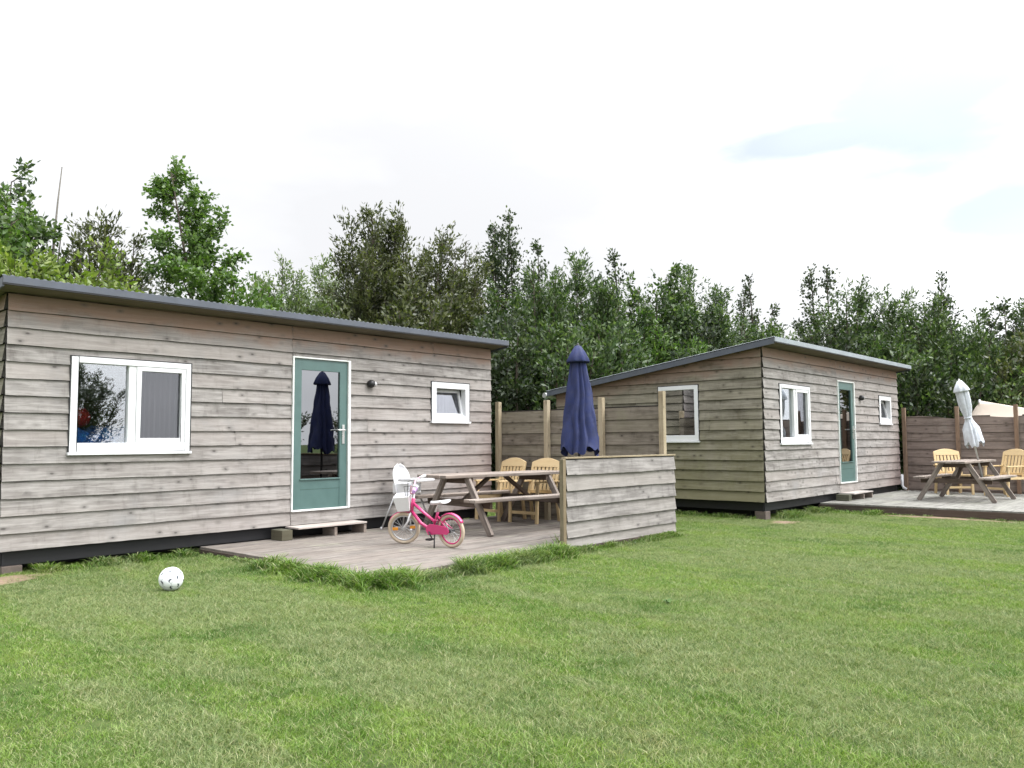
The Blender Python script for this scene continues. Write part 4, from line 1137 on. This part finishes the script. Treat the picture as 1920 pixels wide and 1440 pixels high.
def tree_data(seed, kind, H, RR):
    """stems as polylines with radii, and leaves as bases, directions and sizes, all in metres"""
    r = np.random.default_rng(seed)
    P = dict(nst=max(7, int(6 + 4.2 * RR)), ntw=9.5, nl=30, tl=1.0, ll=.14, lw=.06, start=.08, up=.6, pk=.20, drop=.30)
    if kind == 'sapling': P.update(nst=1, ntw=60, nl=75, tl=1.2, ll=.115, lw=.075, start=.2, up=.5)
    if kind == 'spiky': P.update(nst=6, ntw=12, nl=30, tl=.8, ll=.12, lw=.07, start=.12, up=.6, pk=.35, drop=.25)
    if kind == 'loose': P.update(nst=9, ntw=9, nl=24, tl=1.1, ll=.15, lw=.085, start=.25, up=.45)
    if kind == 'bare': P.update(nst=3, ntw=6, nl=30, tl=.7, ll=.15, lw=.09, start=.2, up=.5)
    if kind == 'bush': P.update(ntw=12, nl=30, tl=1.0, ll=.15, lw=.07, start=.03, up=.45, pk=.14, drop=.30)
    if kind == 'willow': P.update(ntw=11, nl=36, tl=1.0, ll=.155, lw=.048, start=.05, up=.9)
    stems = []; LB = []; LD = []; LS = []
    nst = P['nst']
    for s in range(nst):
        az = 2 * np.pi * (s * .618 + r.uniform(-.1, .1)); rr = RR * .85 * np.sqrt(r.uniform(.05, 1)); hh = 1 - P['drop'] * (rr / RR) ** 2
        h = H * hh * r.uniform(1 - P['pk'], 1.0)
        if s == 0: rr *= .2; h = H * .97
        k = 10; t = np.linspace(0, 1, k); bend = r.normal(0, .16, 2)
        x = np.cos(az) * rr * t ** .7 + bend[0] * t ** 2 + .06 * np.sin(t * 7 + s); y = np.sin(az) * rr * t ** .7 + bend[1] * t ** 2 + .06 * np.cos(t * 6 + s)
        if kind == 'sapling': x = -.62 * RR * (t ** 1.5 - .35); y = .15 * t; h = H
        pl = np.stack([x, y, h * t], 1)
        stems.append((pl, (.07 if nst > 3 else .085) * (1 - .9 * t) + .004, 6))
        n_t = int(P['ntw'] * h); tt = P['start'] + (1 - P['start']) * r.uniform(0, 1, n_t) ** .8
        if kind == 'bare': tt = np.where(tt > .70, tt * .7, tt)
        if kind in ('sapling', 'loose'):
            nb = int(h * (7.5 if kind == 'sapling' else 2.6)); qs = []
            for j in range(nb):
                q0 = P['start'] + (1 - P['start']) * ((j + r.uniform(0, 1)) / nb) ** .85
                top0 = (1 - q0) * h; ab = r.uniform(0, 2 * np.pi) if kind == 'sapling' else az + r.normal(0, 1.1)
                if kind == 'sapling': Lb = RR * (.20 + .88 * min(1, top0 / 4.4)) * r.uniform(.45, 1.15)
                else: Lb = (.35 + .3 * min(3.0, top0)) * r.uniform(.5, 1.2)
                i = min(int(q0 * (k - 1)), k - 2); f = q0 * (k - 1) - i; b0 = pl[i] * (1 - f) + pl[i + 1] * f
                db = np.array([np.cos(ab), np.sin(ab), r.uniform(.15, .9)]); db /= np.linalg.norm(db)
                w = np.linspace(0, 1, 5)[:, None]; br = b0 + db * Lb * w + np.array([0, 0, .12]) * Lb * w ** 2
                stems.append((br, np.linspace(.022, .005, 5), 4))
                for _ in range(max(3, int(8 * Lb) + 2)):
                    fs = r.uniform(.35, 1.0); ii = min(int(fs * 4), 3); bb_ = br[ii] * (1 - (fs * 4 - ii)) + br[ii + 1] * (fs * 4 - ii)
                    ds = db * .6 + r.normal(0, .7, 3) + np.array([0, 0, .25]); ds /= np.linalg.norm(ds); Ls = r.uniform(.18, .42)
                    stems.append((np.stack([bb_, bb_ + ds * Ls]), np.array([.005, .002]), 3))
                    n = int(P['nl'] * Ls * 1.25) + 4; fl = r.uniform(.1, 1.1, n)[:, None]
                    LB.append(bb_ + ds * Ls * fl + r.normal(0, .055, (n, 3))); ld = ds * .6 + r.normal(0, .7, (n, 3)); LD.append(ld / np.linalg.norm(ld, axis=1)[:, None]); LS.append(r.uniform(.6, 1.2, n))
            tt = tt[:int(len(tt) * (.0 if kind == 'sapling' else .25))]
        for q in tt:
            i = min(int(q * (k - 1)), k - 2); f = q * (k - 1) - i; b = pl[i] * (1 - f) + pl[i + 1] * f
            a2 = az + r.normal(0, 1.4) if nst > 1 else r.uniform(0, 2 * np.pi)
            top = (1 - q) * h   # metres below this stem's tip
            L = P['tl'] * min(1.0, (.24 if kind == 'spiky' else .38) + .42 * top) * r.uniform(.5, 1.2)
            if kind == 'sapling':
                env = .26 + .85 * min(1, top / 3.4) - .22 * math.exp(-((top - 1.7) / .2) ** 2) - .25 * math.exp(-((top - .9) / .2) ** 2)
                L = RR * .74 * max(.12, env) * r.uniform(.35, 1.1)
                if math.sin(q * 37) < -.55: continue
            upk = P['up'] * r.uniform(.2, 1.4) + (.6 if top < 1.2 else 0)
            d = np.array([np.cos(a2), np.sin(a2), upk]); d /= np.linalg.norm(d)
            w = np.linspace(0, 1, 4)[:, None]; tw = b + d * L * w + np.array([0, 0, 1.0]) * (.10 * L) * w ** 2
            if r.uniform() < .4: stems.append((tw, np.linspace(.012, .003, 4), 3))
            n = int(P['nl'] * L) + 4; fl = r.uniform(.08, 1, n)[:, None]
            LB.append(b + d * L * fl + np.array([0, 0, 1.0]) * (.1 * L) * fl ** 2 + r.normal(0, .06, (n, 3)))
            ld = d * .8 + r.normal(0, .6, (n, 3)) + np.array([0, 0, .15]); LD.append(ld / np.linalg.norm(ld, axis=1)[:, None])
            LS.append(r.uniform(.6, 1.2, n))
    return stems, np.concatenate(LB), np.concatenate(LD), np.concatenate(LS), P, r
def tree_meshes(seed, kind, H, RR):
    stems, B, D, S, P, r = tree_data(seed, kind, H, RR)
    n = len(B); ref = r.normal(0, 1, (n, 3)); side = np.cross(D, ref); side /= np.linalg.norm(side, axis=1)[:, None] + 1e-9
    L = (P['ll'] * S)[:, None]; W = (P['lw'] * S)[:, None]
    nrm = np.cross(D, side)
    V = np.stack([B, B + D * L * .45 - side * W * .5 + nrm * L * .05, B + D * L, B + D * L * .45 + side * W * .5 + nrm * L * .05], 1).reshape(-1, 3)
    me = bpy.data.meshes.new('crown'); me.vertices.add(4 * n); me.vertices.foreach_set('co', V.ravel().astype(np.float32))
    me.loops.add(4 * n); me.loops.foreach_set('vertex_index', np.arange(4 * n, dtype=np.int32)); me.polygons.add(n); me.polygons.foreach_set('loop_start', np.arange(0, 4 * n, 4, dtype=np.int32))
    me.update(calc_edges=True)
    a = me.attributes.new('rnd', 'FLOAT', 'POINT'); a.data.foreach_set('value', np.repeat(r.uniform(0, 1, n), 4).astype(np.float32))
    tv = []; tf = []
    for pl, rad, k in stems:
        base = len(tv)
        for i, p in enumerate(pl):
            for j in range(k): q = 2 * math.pi * j / k; tv.append((p[0] + rad[i] * math.cos(q), p[1] + rad[i] * math.sin(q), p[2]))
        for i in range(len(pl) - 1):
            for j in range(k): tf.append((base + i * k + j, base + i * k + (j + 1) % k, base + (i + 1) * k + (j + 1) % k, base + (i + 1) * k + j))
    tm = bpy.data.meshes.new('trunk'); tm.from_pydata(tv, [], tf); tm.polygons.foreach_set('use_smooth', np.ones(len(tf), bool)); tm.update()
    return me, tm, n
LEAVES = 0
def tree(x, y, h, rad, kind, leaf, rot, label, variant=0, name='tree', bark='bark', group='trees and bushes of the belt around the lawn'):
    global LEAVES
    cm, tm, n = tree_meshes(int(x * 37 + y * 91 + 5000 + variant), kind, h, rad); LEAVES += n
    cm.materials.append(LEAF[leaf]); tm.materials.append(M[bark])
    root = empty(name, (x, y, .05), rot, label, name, group)
    for nm, m in (('trunk', tm), ('crown', cm)):
        o = bpy.data.objects.new(nm, m); COL.objects.link(o); o.parent = root
    return root
CX, CY = -2.782, -9.656
TREES = [   # x, y, height, radius, form, leaf colour, turn, variant, name, bark, label
 (1.91, 9.79, 6.96, 1.59, 'loose', 'bright', 6.00, 0, 'tree', 'bark', 'loose leafy tree cut by the left picture edge above the nearest roof'),
 (2.98, 10.54, 7.49, 1.12, 'loose', 'mid', 5.95, 1, 'tree', 'bark', 'thin airy tree at the left edge just left of the bare twig'),
 (3.88, 10.79, 8.24, 0.71, 'bare', 'mid', 0.36, 0, 'tree', 'bark_pale', 'sparse tree with a bare twig tip standing above its leaves'),
 (2.38, 7.59, 5.20, 1.87, 'bush', 'yellow', 0.53, 0, 'bush', 'bark', 'bright yellow-green bush right above the left end of the nearest roof'),
 (3.66, 8.22, 5.61, 1.19, 'bush', 'yellow', 5.25, 1, 'bush', 'bark', 'yellow-green bush below the bare twig, behind the nearest roof'),
 (4.78, 9.93, 6.87, 1.18, 'willow', 'olive', 4.62, 0, 'tree', 'bark', 'brown-olive bushy tree left of the tall leaning sapling'),
 (6.70, 12.39, 6.28, 1.33, 'bush', 'dark', 4.21, 0, 'bush', 'bark', 'dark low bush in the gap left of the tall leaning sapling'),
 (6.22, 8.20, 7.76, 1.65, 'sapling', 'bright', -0.66, 0, 'tree', 'bark', 'tall leaning sapling with large fresh green leaves, the highest at left'),
 (8.09, 9.47, 5.71, 1.27, 'bush', 'bright', 3.81, 1, 'bush', 'bark', 'fresh green bush right of the tall leaning sapling'),
 (10.48, 11.54, 6.84, 1.47, 'willow', 'pale', 3.81, 1, 'tree', 'bark', 'pale grey-green willow nearest the tall leaning sapling'),
 (11.96, 11.76, 7.25, 1.59, 'willow', 'pale', 3.65, 2, 'tree', 'bark', 'pale grey-green willow in the middle of the low stretch'),
 (13.36, 11.99, 6.93, 1.35, 'willow', 'pale', 0.99, 0, 'tree', 'bark', 'pale willow partly hidden by the tall olive clump'),
 (11.49, 8.38, 7.93, 1.15, 'willow', 'olive', 2.70, 1, 'tree', 'bark', 'upright olive tree at the left end of the tall olive clump'),
 (12.45, 8.24, 8.10, 1.14, 'willow', 'olive', 2.47, 2, 'tree', 'bark', 'upright olive tree second from the left in the olive clump'),
 (12.39, 6.96, 7.43, 1.25, 'willow', 'olive', 4.54, 0, 'tree', 'bark', 'brownish olive tree in the middle of the olive clump'),
 (14.06, 7.44, 7.63, 1.22, 'willow', 'olive', 6.25, 1, 'tree', 'bark', 'olive tree at the right end of the olive clump'),
 (10.73, 6.42, 5.67, 2.01, 'bush', 'olive', 5.96, 2, 'bush', 'bark', 'wide olive bush below the olive clump, behind the roof'),
 (16.43, 7.87, 8.95, 1.15, 'spiky', 'dark', 3.42, 0, 'tree', 'bark', 'dark spiky birch rising highest right of the nearest roof'),
 (16.38, 6.41, 7.71, 0.90, 'spiky', 'dark', 2.79, 1, 'tree', 'bark', 'dark thin-topped tree just right of the spiky birch'),
 (14.38, 4.90, 6.45, 1.72, 'willow', 'mid', 1.68, 0, 'tree', 'bark', 'full green tree above the gap between the cabins'),
 (15.60, 4.17, 6.69, 1.63, 'willow', 'mid', 0.23, 1, 'tree', 'bark', 'full green tree behind and above the navy parasol'),
 (12.44, 4.07, 4.63, 1.67, 'bush', 'dark', 0.17, 1, 'bush', 'bark', 'dark bush filling the gap beside the nearest cabin end'),
 (13.23, 3.14, 4.48, 1.77, 'bush', 'mid', 2.92, 2, 'bush', 'bark', 'green bush between the nearest cabin and the navy parasol'),
 (14.78, 2.75, 4.61, 1.74, 'bush', 'mid', 2.00, 0, 'bush', 'bark', 'green bush behind the back corner of the farther cabin'),
 (18.76, 4.90, 7.65, 1.05, 'spiky', 'dark', 2.39, 2, 'tree', 'bark', 'dark spiky tree right of the parasol column of green'),
 (17.58, 3.04, 6.44, 1.49, 'loose', 'mid', 5.60, 0, 'tree', 'bark', 'loose green tree with sky gaps over the farther roof slope'),
 (19.46, 2.81, 6.82, 1.72, 'willow', 'mid', 3.30, 2, 'tree', 'bark', 'rounded green tree above the middle of the farther roof slope'),
 (16.63, 2.68, 4.95, 1.62, 'willow', 'bright', 3.52, 1, 'tree', 'bark', 'fresher green tree low behind the farther roof slope'),
 (19.55, 1.58, 5.84, 1.72, 'willow', 'mid', 1.48, 0, 'tree', 'bark', 'green tree left of the farther roof peak'),
 (18.17, 2.04, 4.90, 2.02, 'bush', 'dark', 0.15, 2, 'bush', 'bark', 'dark bush low behind the farther roof slope'),
 (23.46, 2.69, 7.12, 1.00, 'spiky', 'dark', 2.04, 0, 'tree', 'bark', 'dark ragged tree top just left of the farther roof peak'),
 (20.70, 1.51, 5.11, 2.03, 'bush', 'mid', 0.86, 0, 'bush', 'bark', 'green bush directly behind the farther roof peak'),
 (24.00, 1.45, 5.46, 1.17, 'spiky', 'dark', 3.20, 1, 'tree', 'bark', 'low dark tree in the bright gap right of the roof peak'),
 (23.46, 0.11, 7.22, 1.22, 'spiky', 'dark', 6.27, 2, 'tree', 'bark', 'tall dark pointed tree right of the bright gap'),
 (22.77, -0.94, 6.24, 1.77, 'willow', 'mid', 4.24, 1, 'tree', 'bark', 'green tree between the dark pointed tree and the roof end'),
 (23.57, -1.79, 6.04, 1.82, 'willow', 'mid', 1.14, 2, 'tree', 'bark', 'green tree straight above the right end of the farther roof'),
 (22.09, -0.50, 4.89, 2.00, 'bush', 'dark', 5.61, 0, 'bush', 'bark', 'dark bush low behind the farther cabin roof'),
 (26.33, -2.43, 6.87, 0.90, 'spiky', 'dark', 5.00, 0, 'tree', 'bark', 'narrow dark tree with a thin tip, right of the farther roof'),
 (22.87, -3.01, 5.27, 1.72, 'willow', 'mid', 4.61, 0, 'tree', 'bark', 'green tree right of the farther roof end'),
 (21.60, -2.18, 4.21, 2.12, 'bush', 'mid', 5.69, 1, 'bush', 'bark', 'green bush behind the farther cabin, near its small window end'),
 (21.40, -3.32, 3.35, 1.81, 'bush', 'dark', 4.79, 1, 'bush', 'bark', 'dark bush just over the reddish screen beside the cabin'),
 (24.07, -3.73, 5.09, 1.66, 'willow', 'mid', 4.96, 1, 'tree', 'bark', 'green tree above the leaning pale parasol'),
 (22.65, -4.23, 3.52, 1.84, 'bush', 'mid', 2.22, 2, 'bush', 'bark', 'green bush behind the leaning pale parasol'),
 (27.71, -4.09, 5.99, 1.61, 'loose', 'dark', 6.16, 1, 'tree', 'bark', 'dark open tree near the right picture edge'),
 (23.87, -5.33, 4.13, 2.08, 'bush', 'olive', 6.04, 0, 'bush', 'bark', 'olive bush behind the cream tent'),
 (26.93, -5.53, 5.96, 2.02, 'willow', 'mid', 1.01, 2, 'tree', 'bark', 'green tree cut by the right picture edge'),
 (6.03, 15.87, 5.67, 2.64, 'bush', 'mid', 4.74, 1, 'bush', 'bark', 'green bush far behind the left end of the nearest roof'),
 (14.34, 13.75, 6.47, 3.17, 'bush', 'mid', 4.49, 2, 'bush', 'bark', 'green bush far behind the pale willows'),
 (17.06, 10.10, 6.37, 3.13, 'bush', 'dark', 2.90, 0, 'bush', 'bark', 'dark bush far behind the olive clump'),
 (20.29, 7.91, 6.52, 3.53, 'bush', 'dark', 3.33, 1, 'bush', 'bark', 'dark bush deep behind the green trees over the parasol'),
 (26.76, -0.25, 5.21, 3.45, 'bush', 'dark', 3.08, 2, 'bush', 'bark', 'dark bush deep behind the farther cabin'),
 (28.52, -3.01, 4.74, 3.39, 'bush', 'dark', 5.81, 1, 'bush', 'bark', 'dark bush deep behind the pale parasol and the tent'),
 (3.00, -24.00, 3.40, 3.20, 'bush', 'dark', 0.00, 0, 'bush', 'bark', 'dark bush on the far side of the lawn, mirrored in the wide window'),
 (9.50, -25.00, 4.60, 2.20, 'willow', 'dark', 1.10, 1, 'tree', 'bark', 'dark tree on the far side of the lawn, mirrored beside the wide window tree'),
 (17.00, -24.00, 3.20, 3.50, 'bush', 'dark', 2.20, 2, 'bush', 'bark', 'dark bush on the far side of the lawn, mirrored in the door glass'),
 (22.00, -22.00, 3.60, 3.00, 'willow', 'olive', 3.30, 0, 'tree', 'bark', 'olive tree on the far side of the lawn, mirrored low in the door glass'),
 (28.00, -23.00, 4.50, 3.50, 'bush', 'dark', 4.40, 1, 'bush', 'bark', 'dark bush mirrored in the farther cabin window'),
 (34.00, -22.00, 6.00, 3.00, 'willow', 'dark', 5.50, 2, 'tree', 'bark', 'dark tree mirrored in the farther cabin window'),
]
for (x, y, h, rad, kind, leaf, rot, var, name, bark, label) in TREES:
    tree(x, y, h, rad, kind, leaf, rot, label, var, name, bark)
print('leaves', LEAVES); print('objects', len(bpy.data.objects))
